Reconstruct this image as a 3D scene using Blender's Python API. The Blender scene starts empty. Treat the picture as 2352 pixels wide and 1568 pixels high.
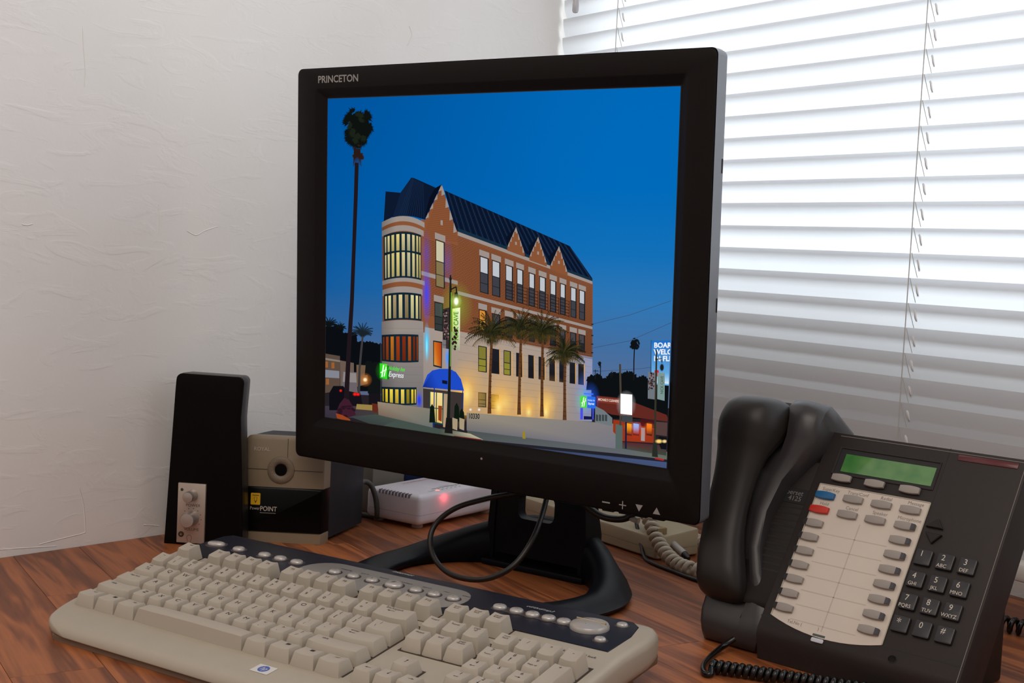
import bpy, bmesh, math, random
import numpy as np
from mathutils import Matrix, Vector
random.seed(7)
sc = bpy.context.scene
COL = sc.collection

# ------------------------------------------------------------------ camera, world, lights, exposure
EXPOSURE = 0.0
CAM_H, PITCH, ROLL = 0.324, 0.0661, 0.05
cam_data = bpy.data.cameras.new('camera')
cam_data.sensor_fit = 'HORIZONTAL'; cam_data.sensor_width = 36.0
cam_data.lens = 36.0 * 3000.0 / 2352.0
cam_data.clip_start = 0.02; cam_data.clip_end = 60
cam = bpy.data.objects.new('camera', cam_data); COL.objects.link(cam)
_fw = Vector((0, math.cos(PITCH), -math.sin(PITCH))); _ri = Vector((1, 0, 0)); _up = _ri.cross(_fw)
_r2 = _ri * math.cos(ROLL) + _up * math.sin(ROLL); _u2 = -_ri * math.sin(ROLL) + _up * math.cos(ROLL)
cam.matrix_world = Matrix(((_r2.x, _u2.x, -_fw.x, 0), (_r2.y, _u2.y, -_fw.y, 0), (_r2.z, _u2.z, -_fw.z, CAM_H), (0, 0, 0, 1)))
sc.camera = cam
sc.view_settings.view_transform = 'Standard'; sc.view_settings.look = 'None'
sc.view_settings.exposure = EXPOSURE; sc.view_settings.gamma = 1.0
sc.view_settings.use_curve_mapping = False
sc.cycles.max_bounces = 6; sc.cycles.diffuse_bounces = 4; sc.cycles.glossy_bounces = 2; sc.cycles.transmission_bounces = 4
sc.cycles.transparent_max_bounces = 8; sc.cycles.caustics_reflective = False; sc.cycles.caustics_refractive = False

world = bpy.data.worlds.new('world'); sc.world = world; world.use_nodes = True
bg = world.node_tree.nodes['Background']
bg.inputs[0].default_value = (1.0, 0.92, 0.87, 1); bg.inputs[1].default_value = 0.36

# the window wall: a corner point, the direction along the wall, and the direction out of the room
CORNER = Vector((0.0463, 1.8778, 0)); BD = Vector((0.5706, -0.8213, 0)); BN = Vector((0.8213, 0.5706, 0))
def along(s, out=0.0, z=0.0):
    return CORNER + BD * s + BN * out + Vector((0, 0, z))
def area_light(name, loc, target, sx, sy, watt, color):
    d = bpy.data.lights.new(name, 'AREA'); d.shape = 'RECTANGLE'; d.size = sx; d.size_y = sy
    d.energy = watt; d.color = color
    o = bpy.data.objects.new(name, d); COL.objects.link(o); o.location = loc
    o.rotation_euler = (Vector(target) - Vector(loc)).to_track_quat('-Z', 'Y').to_euler()
    return o
# daylight from the sky in front of the window
area_light('daylight', along(1.25, 1.35, 1.30), along(1.2, 0.0, 0.72), 3.8, 2.0, 140, (0.90, 0.95, 1.0))
# added fill lamp above and behind the viewer, brightens wall and desk
area_light('added_fill_light', (-0.25, -0.15, 1.55), (-0.15, 1.2, 0.1), 1.2, 1.2, 13, (1.0, 0.88, 0.78))

# ------------------------------------------------------------------ materials
def lin(c):
    out = []
    for v in c[:3]:
        v = v / 255.0
        out.append(v / 12.92 if v <= 0.04045 else ((v + 0.055) / 1.055) ** 2.4)
    return out
def new_mat(name):
    m = bpy.data.materials.new(name); m.use_nodes = True
    nt = m.node_tree; b = nt.nodes['Principled BSDF']
    return m, nt, b
MATS = {}
def mat(name, rgb, rough=0.5, metal=0.0, spec=0.5, var=0.06, scale=60.0, bump=0.0, bscale=900.0, coat=0.0, alpha=1.0, emit=None, estr=0.0):
    """plastic / metal / paint with a little procedural unevenness in tone and surface"""
    if name in MATS: return MATS[name]
    m, nt, b = new_mat(name)
    tc = nt.nodes.new('ShaderNodeTexCoord'); nz = nt.nodes.new('ShaderNodeTexNoise'); nz.inputs['Scale'].default_value = scale
    nt.links.new(tc.outputs['Object'], nz.inputs['Vector'])
    mix = nt.nodes.new('ShaderNodeMixRGB'); l = lin(rgb)
    mix.inputs[1].default_value = (*[v * (1 - var) for v in l], 1); mix.inputs[2].default_value = (*[min(1, v * (1 + var)) for v in l], 1)
    nt.links.new(nz.outputs[0], mix.inputs[0]); nt.links.new(mix.outputs[0], b.inputs['Base Color'])
    b.inputs['Roughness'].default_value = rough; b.inputs['Metallic'].default_value = metal
    b.inputs['Specular IOR Level'].default_value = spec; b.inputs['Coat Weight'].default_value = coat
    b.inputs['Alpha'].default_value = alpha
    if bump:
        n2 = nt.nodes.new('ShaderNodeTexNoise'); n2.inputs['Scale'].default_value = bscale; n2.inputs['Detail'].default_value = 2
        nt.links.new(tc.outputs['Object'], n2.inputs['Vector'])
        bp = nt.nodes.new('ShaderNodeBump'); bp.inputs['Strength'].default_value = bump; bp.inputs['Distance'].default_value = 0.0005
        nt.links.new(n2.outputs[0], bp.inputs['Height']); nt.links.new(bp.outputs[0], b.inputs['Normal'])
    if emit:
        b.inputs['Emission Color'].default_value = (*lin(emit), 1); b.inputs['Emission Strength'].default_value = estr
    MATS[name] = m
    return m

def wall_material():
    m, nt, b = new_mat('painted_plaster'); N = nt.nodes.new; L = nt.links.new
    tc = N('ShaderNodeTexCoord')
    big = N('ShaderNodeTexNoise'); big.inputs['Scale'].default_value = 5; big.inputs['Detail'].default_value = 6
    fine = N('ShaderNodeTexNoise'); fine.inputs['Scale'].default_value = 120; fine.inputs['Detail'].default_value = 5
    mp = N('ShaderNodeMapping'); mp.inputs['Scale'].default_value = (10, 10, 26)
    trow = N('ShaderNodeTexNoise'); trow.inputs['Scale'].default_value = 1.6; trow.inputs['Detail'].default_value = 8; trow.inputs['Distortion'].default_value = 1.2
    for n in (big, fine): L(tc.outputs['Object'], n.inputs['Vector'])
    L(tc.outputs['Object'], mp.inputs['Vector']); L(mp.outputs[0], trow.inputs['Vector'])
    ridge = N('ShaderNodeMapRange'); ridge.inputs[1].default_value = 0.52; ridge.inputs[2].default_value = 0.62; L(trow.outputs[0], ridge.inputs[0])
    a1 = N('ShaderNodeMath'); a1.operation = 'MULTIPLY_ADD'; a1.inputs[1].default_value = 0.16; L(fine.outputs[0], a1.inputs[0])
    a2 = N('ShaderNodeMath'); a2.operation = 'MULTIPLY_ADD'; a2.inputs[1].default_value = 0.22; L(ridge.outputs[0], a2.inputs[0])
    a3 = N('ShaderNodeMath'); a3.operation = 'MULTIPLY'; a3.inputs[1].default_value = 1.2; L(big.outputs[0], a3.inputs[0])
    L(a3.outputs[0], a2.inputs[2]); L(a2.outputs[0], a1.inputs[2])
    bp = N('ShaderNodeBump'); bp.inputs['Strength'].default_value = 0.4; bp.inputs['Distance'].default_value = 0.002
    L(a1.outputs[0], bp.inputs['Height']); L(bp.outputs[0], b.inputs['Normal'])
    cr = N('ShaderNodeValToRGB'); cr.color_ramp.elements[0].color = (*lin((231, 228, 225)), 1); cr.color_ramp.elements[1].color = (*lin((243, 241, 239)), 1)
    L(big.outputs[0], cr.inputs[0]); L(cr.outputs[0], b.inputs['Base Color']); b.inputs['Roughness'].default_value = 0.6
    return m
def wood_material():
    m, nt, b = new_mat('walnut_laminate'); N = nt.nodes.new; L = nt.links.new
    tc = N('ShaderNodeTexCoord'); oi = N('ShaderNodeObjectInfo')
    sh = N('ShaderNodeVectorMath'); sh.operation = 'SCALE'; sh.inputs[0].default_value = (7, 3.1, 0); L(oi.outputs['Random'], sh.inputs['Scale'])
    ad = N('ShaderNodeVectorMath'); L(tc.outputs['Object'], ad.inputs[0]); L(sh.outputs[0], ad.inputs[1])
    mp = N('ShaderNodeMapping'); mp.inputs['Scale'].default_value = (2.2, 22, 1); L(ad.outputs[0], mp.inputs['Vector'])
    n1 = N('ShaderNodeTexNoise'); n1.inputs['Scale'].default_value = 1.4; n1.inputs['Detail'].default_value = 3; n1.inputs['Distortion'].default_value = 0.6; L(mp.outputs[0], n1.inputs['Vector'])
    mp2 = N('ShaderNodeMapping'); mp2.inputs['Scale'].default_value = (7, 260, 1); L(ad.outputs[0], mp2.inputs['Vector'])
    n2 = N('ShaderNodeTexNoise'); n2.inputs['Scale'].default_value = 1.0; n2.inputs['Detail'].default_value = 3; L(mp2.outputs[0], n2.inputs['Vector'])
    ml = N('ShaderNodeMath'); ml.operation = 'MULTIPLY'; ml.inputs[1].default_value = 26; L(n1.outputs[0], ml.inputs[0])
    sn = N('ShaderNodeMath'); sn.operation = 'SINE'; L(ml.outputs[0], sn.inputs[0])
    mr = N('ShaderNodeMapRange'); mr.inputs[1].default_value = -1; mr.inputs[2].default_value = 1; L(sn.outputs[0], mr.inputs[0])
    mx = N('ShaderNodeMath'); mx.operation = 'MULTIPLY_ADD'; mx.inputs[1].default_value = 0.40; L(mr.outputs[0], mx.inputs[0])
    m3 = N('ShaderNodeMath'); m3.operation = 'MULTIPLY'; m3.inputs[1].default_value = 0.46; L(n2.outputs[0], m3.inputs[0]); L(m3.outputs[0], mx.inputs[2])
    m4 = N('ShaderNodeMath'); m4.operation = 'MULTIPLY_ADD'; m4.inputs[1].default_value = 0.26; L(oi.outputs['Random'], m4.inputs[0]); L(mx.outputs[0], m4.inputs[2])
    cr = N('ShaderNodeValToRGB'); e = cr.color_ramp.elements
    e[0].position = 0.18; e[0].color = (*lin((92, 50, 30)), 1); e[1].position = 0.95; e[1].color = (*lin((184, 110, 62)), 1)
    e.new(0.5).color = (*lin((134, 75, 43)), 1); L(m4.outputs[0], cr.inputs[0])
    L(cr.outputs[0], b.inputs['Base Color']); b.inputs['Roughness'].default_value = 0.42
    b.inputs['Specular IOR Level'].default_value = 0.35
    bp = N('ShaderNodeBump'); bp.inputs['Strength'].default_value = 0.15; bp.inputs['Distance'].default_value = 0.0004
    L(n2.outputs[0], bp.inputs['Height']); L(bp.outputs[0], b.inputs['Normal'])
    return m
def slat_material():
    m, nt, b = new_mat('white_vinyl_slat'); N = nt.nodes.new; L = nt.links.new
    b.inputs['Base Color'].default_value = (0.70, 0.685, 0.67, 1); b.inputs['Roughness'].default_value = 0.38
    tr = N('ShaderNodeBsdfTranslucent'); tr.inputs[0].default_value = (0.86, 0.88, 0.92, 1)
    mx = N('ShaderNodeMixShader'); mx.inputs[0].default_value = 0.60
    tc = N('ShaderNodeTexCoord'); nz = N('ShaderNodeTexNoise'); nz.inputs['Scale'].default_value = 14
    L(tc.outputs['Object'], nz.inputs['Vector'])
    rr = N('ShaderNodeMapRange'); rr.inputs[3].default_value = 0.32; rr.inputs[4].default_value = 0.46; L(nz.outputs[0], rr.inputs[0]); L(rr.outputs[0], b.inputs['Roughness'])
    L(b.outputs[0], mx.inputs[1]); L(tr.outputs[0], mx.inputs[2]); L(mx.outputs[0], nt.nodes['Material Output'].inputs[0])
    return m
def glass_material():
    m, nt, b = new_mat('window_glass'); N = nt.nodes.new; L = nt.links.new
    t = N('ShaderNodeBsdfTransparent'); t.inputs[0].default_value = (0.95, 0.97, 0.97, 1)
    g = N('ShaderNodeBsdfGlossy'); g.inputs['Roughness'].default_value = 0.02
    mx = N('ShaderNodeMixShader'); mx.inputs[0].default_value = 0.06
    L(t.outputs[0], mx.inputs[1]); L(g.outputs[0], mx.inputs[2]); L(mx.outputs[0], nt.nodes['Material Output'].inputs[0])
    return m
WALL = wall_material(); WOOD = wood_material(); SLAT = slat_material(); GLASS = glass_material()

# ------------------------------------------------------------------ mesh and object helpers
WM = {}          # world matrix of every object made here
def mesh_of(name, verts, faces, angle=35):
    me = bpy.data.meshes.new(name); me.from_pydata([tuple(v) for v in verts], [], [tuple(f) for f in faces])
    finish(me, angle); return me
def finish(me, angle=35):
    bm = bmesh.new(); bm.from_mesh(me)
    bmesh.ops.recalc_face_normals(bm, faces=bm.faces); bm.to_mesh(me); bm.free()
    me.polygons.foreach_set('use_smooth', [True] * len(me.polygons))
    me.set_sharp_from_angle(angle=math.radians(angle)); me.update()
def obj(name, me, material, parent=None, world=None):
    o = bpy.data.objects.new(name, me); COL.objects.link(o)
    if material is not None and me is not None and not me.materials: me.materials.append(material)
    w = world.copy() if world is not None else (WM[parent].copy() if parent is not None else Matrix())
    WM[o] = w
    if parent is not None:
        o.parent = parent; o.matrix_basis = WM[parent].inverted() @ w
    else: o.matrix_basis = w
    return o
def thing(name, label, cat, loc, group=None):
    o = bpy.data.objects.new(name, None); COL.objects.link(o); o.empty_display_size = 0.02
    o.location = loc; WM[o] = Matrix.Translation(Vector(loc)); tag(o, label, cat, group); return o
def tag(o, label=None, cat=None, group=None, kind=None):
    if label: o['label'] = label
    if cat: o['category'] = cat
    if group: o['group'] = group
    if kind: o['kind'] = kind
    return o
def frame(o, x, y, z):
    o, x, y, z = Vector(o), Vector(x), Vector(y), Vector(z)
    return Matrix(((x.x, y.x, z.x, o.x), (x.y, y.y, z.y, o.y), (x.z, y.z, z.z, o.z), (0, 0, 0, 1)))
def T(x, y, z): return Matrix.Translation((x, y, z))
def Rz(a): return Matrix.Rotation(a, 4, 'Z')
def Rx(a): return Matrix.Rotation(a, 4, 'X')
def Ry(a): return Matrix.Rotation(a, 4, 'Y')
def box_mesh(name, x0, x1, y0, y1, z0, z1, bev=0.0, seg=2):
    bm = bmesh.new(); bmesh.ops.create_cube(bm, size=1)
    for v in bm.verts:
        v.co = ((x0 + x1) / 2 + v.co.x * (x1 - x0), (y0 + y1) / 2 + v.co.y * (y1 - y0), (z0 + z1) / 2 + v.co.z * (z1 - z0))
    if bev: bmesh.ops.bevel(bm, geom=list(bm.edges), offset=bev, segments=seg, affect='EDGES', profile=0.5)
    me = bpy.data.meshes.new(name); bm.to_mesh(me); bm.free(); finish(me); return me
def prism_mesh(name, poly, z0, z1, bev=0.0, seg=2, angle=35):
    """polygon in xy extruded from z0 to z1, edges of both caps bevelled"""
    bm = bmesh.new(); lo = [bm.verts.new((p[0], p[1], z0)) for p in poly]; hi = [bm.verts.new((p[0], p[1], z1)) for p in poly]
    n = len(poly); bm.faces.new(lo[::-1]); bm.faces.new(hi)
    for i in range(n): bm.faces.new((lo[i], lo[(i + 1) % n], hi[(i + 1) % n], hi[i]))
    bmesh.ops.recalc_face_normals(bm, faces=bm.faces)
    if bev:
        ed = [e for e in bm.edges if abs(e.verts[0].co.z - e.verts[1].co.z) < 1e-9]
        bmesh.ops.bevel(bm, geom=ed, offset=bev, segments=seg, affect='EDGES', profile=0.5)
    me = bpy.data.meshes.new(name); bm.to_mesh(me); bm.free(); finish(me, angle); return me
def loft_mesh(name, rings, closed=True, caps=True, angle=40, loop=False):
    verts, faces = [], []; n = len(rings[0])
    for r in rings: verts += [tuple(p) for p in r]
    m = len(rings)
    for j in range(m if loop else m - 1):
        a, b = j * n, ((j + 1) % m) * n
        for i in range(n if closed else n - 1):
            k = (i + 1) % n; faces.append((a + i, a + k, b + k, b + i))
    if caps and not loop and closed:
        faces.append(tuple(range(n))[::-1]); faces.append(tuple(range((m - 1) * n, m * n)))
    return mesh_of(name, verts, faces, angle)
def lathe_mesh(name, prof, n=24, angle=40):
    """profile of (radius, height) turned about z"""
    verts, faces = [], []
    for r, z in prof:
        for i in range(n):
            a = 2 * math.pi * i / n; verts.append((r * math.cos(a), r * math.sin(a), z))
    for j in range(len(prof) - 1):
        for i in range(n):
            k = (i + 1) % n; faces.append((j * n + i, j * n + k, (j + 1) * n + k, (j + 1) * n + i))
    if prof[0][0] > 1e-7: faces.append(tuple(range(n))[::-1])
    if prof[-1][0] > 1e-7: faces.append(tuple(range((len(prof) - 1) * n, len(prof) * n)))
    return mesh_of(name, verts, faces, angle)
def smooth_path(pts, per=8):
    P = [Vector(p) for p in pts]; out = []
    for i in range(len(P) - 1):
        p0 = P[max(i - 1, 0)]; p1 = P[i]; p2 = P[i + 1]; p3 = P[min(i + 2, len(P) - 1)]
        for k in range(per):
            t = k / per
            out.append(0.5 * ((2 * p1) + (p2 - p0) * t + (2 * p0 - 5 * p1 + 4 * p2 - p3) * t * t + (3 * p1 - p0 - 3 * p2 + p3) * t ** 3))
    out.append(P[-1]); return out
def tube_rings(path, r, n=8):
    rings = []; up = None
    for i, p in enumerate(path):
        d = (path[min(i + 1, len(path) - 1)] - path[max(i - 1, 0)]).normalized()
        if up is None:
            up = Vector((0, 0, 1)) if abs(d.z) < 0.9 else Vector((1, 0, 0))
        side = d.cross(up).normalized(); up = side.cross(d).normalized()
        rr = r[i] if isinstance(r, (list, tuple)) else r
        rings.append([p + (side * math.cos(2 * math.pi * k / n) + up * math.sin(2 * math.pi * k / n)) * rr for k in range(n)])
    return rings
def tube_mesh(name, pts, r, n=8, per=8, smooth=True):
    path = smooth_path(pts, per) if smooth else [Vector(p) for p in pts]
    return loft_mesh(name, tube_rings(path, r, n), angle=60)
def coil_mesh(name, pts, R, r, pitch, n=6, per_turn=14, lead=()):
    """a wire of radius r wound round a path"""
    path = smooth_path(pts, 24); L = [0]
    for a, b in zip(path, path[1:]): L.append(L[-1] + (b - a).length)
    turns = L[-1] / pitch; steps = int(turns * per_turn); out = []; up = Vector((0, 0, 1)); j = 0
    for s in range(steps + 1):
        d = L[-1] * s / steps
        while j < len(L) - 2 and L[j + 1] < d: j += 1
        t = (d - L[j]) / max(1e-9, L[j + 1] - L[j]); p = path[j].lerp(path[j + 1], t)
        tg = (path[min(j + 2, len(path) - 1)] - path[max(j - 1, 0)]).normalized()
        side = tg.cross(up).normalized(); u2 = side.cross(tg).normalized()
        a = 2 * math.pi * turns * s / steps
        out.append(p + (side * math.cos(a) + u2 * math.sin(a)) * R)
    full = [Vector(q) for q in lead] + out
    return loft_mesh(name, tube_rings(full, r, n), angle=60)
_txt = {}
def text_mesh(s, size=0.003, align='CENTER', shear=0.0, width=1.0, bold=0.0, depth=0.0):
    key = (s, size, align, shear, width, bold, depth)
    if key in _txt: return _txt[key]
    c = bpy.data.curves.new('lettering', 'FONT'); c.body = s; c.size = size; c.align_x = align; c.align_y = 'CENTER'
    c.shear = shear; c.offset = bold; c.extrude = depth; c.resolution_u = 3; c.space_line = 0.85
    o = bpy.data.objects.new('lettering', c); COL.objects.link(o)
    dg = bpy.context.evaluated_depsgraph_get(); dg.update()
    me = bpy.data.meshes.new_from_object(o.evaluated_get(dg)); me.name = 'lettering'; me.materials.clear()
    bpy.data.objects.remove(o); bpy.data.curves.remove(c)
    if width != 1.0:
        for v in me.vertices: v.co.x *= width
    _txt[key] = me; return me
def rrect(hw, hh, r, n=5, cx=0, cy=0):
    pts = []
    for qx, qy, a0 in ((1, 1, 0), (-1, 1, 90), (-1, -1, 180), (1, -1, 270)):
        for k in range(n + 1):
            a = math.radians(a0 + 90 * k / n); pts.append((cx + qx * (hw - r) + r * math.cos(a), cy + qy * (hh - r) + r * math.sin(a)))
    return pts
def interp(x, tab):
    xs = [t[0] for t in tab]
    if x <= xs[0]: return tab[0][1]
    for a, b in zip(tab, tab[1:]):
        if x <= b[0]: return a[1] + (b[1] - a[1]) * (x - a[0]) / (b[0] - a[0])
    return tab[-1][1]

# ------------------------------------------------------------------ the room
W0 = Vector((-0.4572, 1.3186, 0)); WD = Vector((math.cos(math.radians(48)), math.sin(math.radians(48)), 0)); WN = Vector((WD.y, -WD.x, 0))
FLOOR_Z = -0.74
tag(obj('floor', box_mesh('floor', -2.5, 2.5, -1.5, 3.2, FLOOR_Z - 0.06, FLOOR_Z), mat('floor_vinyl', (120, 108, 96), 0.6, var=0.15, scale=9)), 'grey-brown vinyl floor under the desk', None, None, 'structure')
LW = frame(W0, WD, -WN, (0, 0, 1))              # x along the wall, y out of the room
def left_wall_mesh():
    # plaster is a little uneven where it meets the desk
    return box_mesh('wall_left', -1.7, (CORNER - W0).dot(WD) + 0.12, 0.0, 0.12, FLOOR_Z, 1.75)
tag(obj('wall_left', left_wall_mesh(), WALL, None, LW), 'off-white hand-troweled plaster wall behind the speaker', None, None, 'structure')
for ln in ([(0.4612, 0.6035), (0.4664, 0.5936), (0.4624, 0.5848), (0.459, 0.5789)], [(-0.0439, 0.3299), (-0.0385, 0.3293), (-0.0326, 0.3309)], [(0.0258, 0.0614), (0.0302, 0.0473), (0.0326, 0.0333), (0.0342, 0.0138)], [(0.0342, 0.0138), (0.0288, 0.0126), (0.0166, 0.0114), (-0.0027, 0.0094), (-0.0168, 0.0077)], [(0.1034, 0.0132), (0.1224, 0.0099)], [(0.0153, 0.5316), (0.0169, 0.5102), (0.0195, 0.4888), (0.0191, 0.4714)], [(0.1096, 0.3586), (0.1108, 0.3401), (0.1092, 0.3261)], [(0.146, 0.3324), (0.1573, 0.3282), (0.1684, 0.3335), (0.1853, 0.3391)], [(-0.0582, 0.0079), (-0.0308, 0.006), (0.0023, 0.0034)]):
    obj('plaster_ridge', tube_mesh('plaster_ridge', [(t, 0.0003, z) for t, z in ln], 0.0007, 6, 5), WALL, bpy.data.objects['wall_left'], LW)
RW = frame(CORNER, BD, BN, (0, 0, 1))           # x along the window wall, y out of the room
GAP = 0.085                                      # from the slats to the wall behind them
OP = (0.05, 2.45, 0.315, 1.40)                   # the window opening
def window_wall():
    vs, fs = [], []
    def bx(x0, x1, z0, z1):
        k = len(vs); y0, y1 = GAP, GAP + 0.14
        vs.extend([(x0, y0, z0), (x1, y0, z0), (x1, y1, z0), (x0, y1, z0), (x0, y0, z1), (x1, y0, z1), (x1, y1, z1), (x0, y1, z1)])
        fs.extend([tuple(k + i for i in f) for f in ((0, 1, 2, 3), (4, 7, 6, 5), (0, 4, 5, 1), (1, 5, 6, 2), (2, 6, 7, 3), (3, 7, 4, 0))])
    bx(-0.02, OP[0], FLOOR_Z, 1.75); bx(OP[1], 2.7, FLOOR_Z, 1.75)
    bx(OP[0], OP[1], FLOOR_Z, OP[2]); bx(OP[0], OP[1], OP[3], 1.75)
    me = bpy.data.meshes.new('wall_right'); me.from_pydata(vs, [], fs); finish(me); return me
tag(obj('wall_right', window_wall(), WALL, None, RW), 'white plaster wall around the window behind the blind', None, None, 'structure')
win = thing('window_1', 'white framed sliding window behind the blind', None, along(0.75, GAP + 0.08, OP[2])); win['kind'] = 'structure'
FRM = mat('window_frame_white', (215, 215, 212), 0.4)
for x0, x1, z0, z1 in ((OP[0], OP[0] + 0.04, OP[2], OP[3]), (OP[1] - 0.04, OP[1], OP[2], OP[3]), (OP[0] + 0.04, OP[1] - 0.04, OP[2], OP[2] + 0.04), (OP[0] + 0.04, OP[1] - 0.04, OP[3] - 0.04, OP[3])):
    obj('window_frame', box_mesh('window_frame', x0, x1, GAP + 0.06, GAP + 0.11, z0, z1, 0.003), FRM, win, RW)
obj('mullion', box_mesh('mullion', 0.44, 0.475, GAP + 0.065, GAP + 0.105, OP[2] + 0.04, OP[3] - 0.04, 0.002), FRM, win, RW)
obj('pane', box_mesh('pane', OP[0] + 0.04, 0.44, GAP + 0.083, GAP + 0.087, OP[2] + 0.04, OP[3] - 0.04), GLASS, win, RW)
obj('pane', box_mesh('pane', 0.475, 1.44, GAP + 0.083, GAP + 0.087, OP[2] + 0.04, OP[3] - 0.04), GLASS, win, RW)
obj('mullion', box_mesh('mullion', 1.44, 1.475, GAP + 0.065, GAP + 0.105, OP[2] + 0.04, OP[3] - 0.04, 0.002), FRM, win, RW)
obj('pane', box_mesh('pane', 1.475, OP[1] - 0.04, GAP + 0.083, GAP + 0.087, OP[2] + 0.04, OP[3] - 0.04), GLASS, win, RW)
obj('sill', box_mesh('sill', OP[0], OP[1], GAP - 0.01, GAP + 0.06, OP[2] - 0.018, OP[2], 0.003), FRM, win, RW)

# ------------------------------------------------------------------ the desk: veneer boards, each a part
DU = Vector((math.cos(math.radians(-59)), math.sin(math.radians(-59)), 0)); DV = Vector((-DU.y, DU.x, 0))
DF = frame((0, 0, 0), DU, DV, (0, 0, 1))
def clip(poly, p, nrm):
    out = []
    for a, b in zip(poly, poly[1:] + poly[:1]):
        da, db = (a[0] - p.x) * nrm.x + (a[1] - p.y) * nrm.y, (b[0] - p.x) * nrm.x + (b[1] - p.y) * nrm.y
        if da >= 0: out.append(a)
        if da * db < 0:
            t = da / (da - db); out.append((a[0] + (b[0] - a[0]) * t, a[1] + (b[1] - a[1]) * t))
    return out
def w2d(v): return Vector((v.x * DU.x + v.y * DU.y, v.x * DV.x + v.y * DV.y, 0))
desk = thing('desk', 'walnut-brown plank desk top carrying the keyboard and phone', 'desk', (0.0, 1.1, FLOOR_Z))
lim = [(w2d(W0 + WN * 0.0015), w2d(WN)), (w2d(along(0, GAP - 0.002)), w2d(-BN)), (w2d(Vector((0, 0.62, 0))), w2d(Vector((0.1, 1, 0)))),
       (w2d(Vector((0.95, 0, 0))), w2d(Vector((-1, 0, 0)))), (w2d(Vector((-0.85, 0, 0))), w2d(Vector((1, 0, 0))))]
joints = {0: (-1.42, -0.977, -0.5), 7: (-0.86, -0.3), 3: (-1.18, -0.62), 5: (-1.30, -0.9), 6: (-1.55, -1.12)}
for k in range(-9, 22):
    v0 = 0.1765 + 0.068 * k; v1 = v0 + 0.068
    cuts = [-2.6] + sorted(joints.get(k, (-1.5 + 0.31 * (k % 4), -0.5 + 0.2 * (k % 3)))) + [1.2]
    for u0, u1 in zip(cuts, cuts[1:]):
        g = 0.00018
        poly = [(u0 + g, v0 + g), (u1 - g, v0 + g), (u1 - g, v1 - g), (u0 + g, v1 - g)]
        for p, nrm in lim:
            poly = clip(poly, p, nrm)
            if len(poly) < 3: break
        if len(poly) < 3: continue
        cx = sum(p[0] for p in poly) / len(poly); cy = sum(p[1] for p in poly) / len(poly)
        if max(p[0] for p in poly) - min(p[0] for p in poly) < 0.004: continue
        me = prism_mesh('board', [(p[0], p[1]) for p in poly], -0.028, 0.0, 0.00022, 1)
        obj('board', me, WOOD, desk, DF)
LEG = mat('desk_leg_black', (40, 38, 36), 0.5)
for x, y in ((-0.35, 0.85), (0.45, 0.80), (-0.2, 1.50), (0.36, 1.35)):
    obj('leg', box_mesh('leg', x - 0.03, x + 0.03, y - 0.03, y + 0.03, FLOOR_Z, -0.028, 0.003), LEG, desk, Matrix())

# ------------------------------------------------------------------ the venetian blind
blind = thing('window_blind', 'closed white horizontal-slat venetian blind covering the window', 'blind', along(1.25, 0.005, 0.0))
S0, S1, PITCH_Z, Z_EDGE = 0.006, 2.52, 0.02605, 0.399
def slat_mesh():
    # closed upwards: the top edge leans into the room, the lower edge hangs towards the glass
    prof = []; W, Hh, crown = 0.0095, 0.0300, 0.0028
    ln = math.hypot(Hh, W)
    for k in range(9):
        t = k / 8.0; bow = crown * 4 * t * (1 - t)
        prof.append((W * t - Hh / ln * bow, -Hh * t - W / ln * bow))
    vs = [(s, y, z) for s in (S0, S1) for y, z in prof]
    fs = [(k, k + 1, 9 + k + 1, 9 + k) for k in range(8)]
    me = bpy.data.meshes.new('slat'); me.from_pydata(vs, [], fs)
    me.polygons.foreach_set('use_smooth', [True] * len(me.polygons)); return me
SM = slat_mesh(); SM.materials.append(SLAT)
levels = [Z_EDGE + PITCH_Z * k for k in range(-12, 22)]
for i, z in enumerate(levels):
    tilt = Matrix.Rotation(random.uniform(-0.0012, 0.0012), 4, 'Y')
    obj('slat', SM, None, blind, RW @ T(0, random.uniform(-0.0006, 0.0006), z) @ tilt)
RAIL = mat('blind_rail_white', (216, 214, 210), 0.45)
obj('bottom_rail', box_mesh('bottom_rail', S0, S1, -0.008, 0.018, levels[0] - 0.048, levels[0] - 0.030, 0.004), RAIL, blind, RW)
obj('head_rail', box_mesh('head_rail', S0, S1, -0.02, 0.03, levels[-1] + 0.008, levels[-1] + 0.048, 0.003), RAIL, blind, RW)
CORD = mat('blind_cord', (196, 194, 190), 0.7); HOLE_LIGHT = mat('hole_light_white', (235, 236, 238), 0.5)
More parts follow.
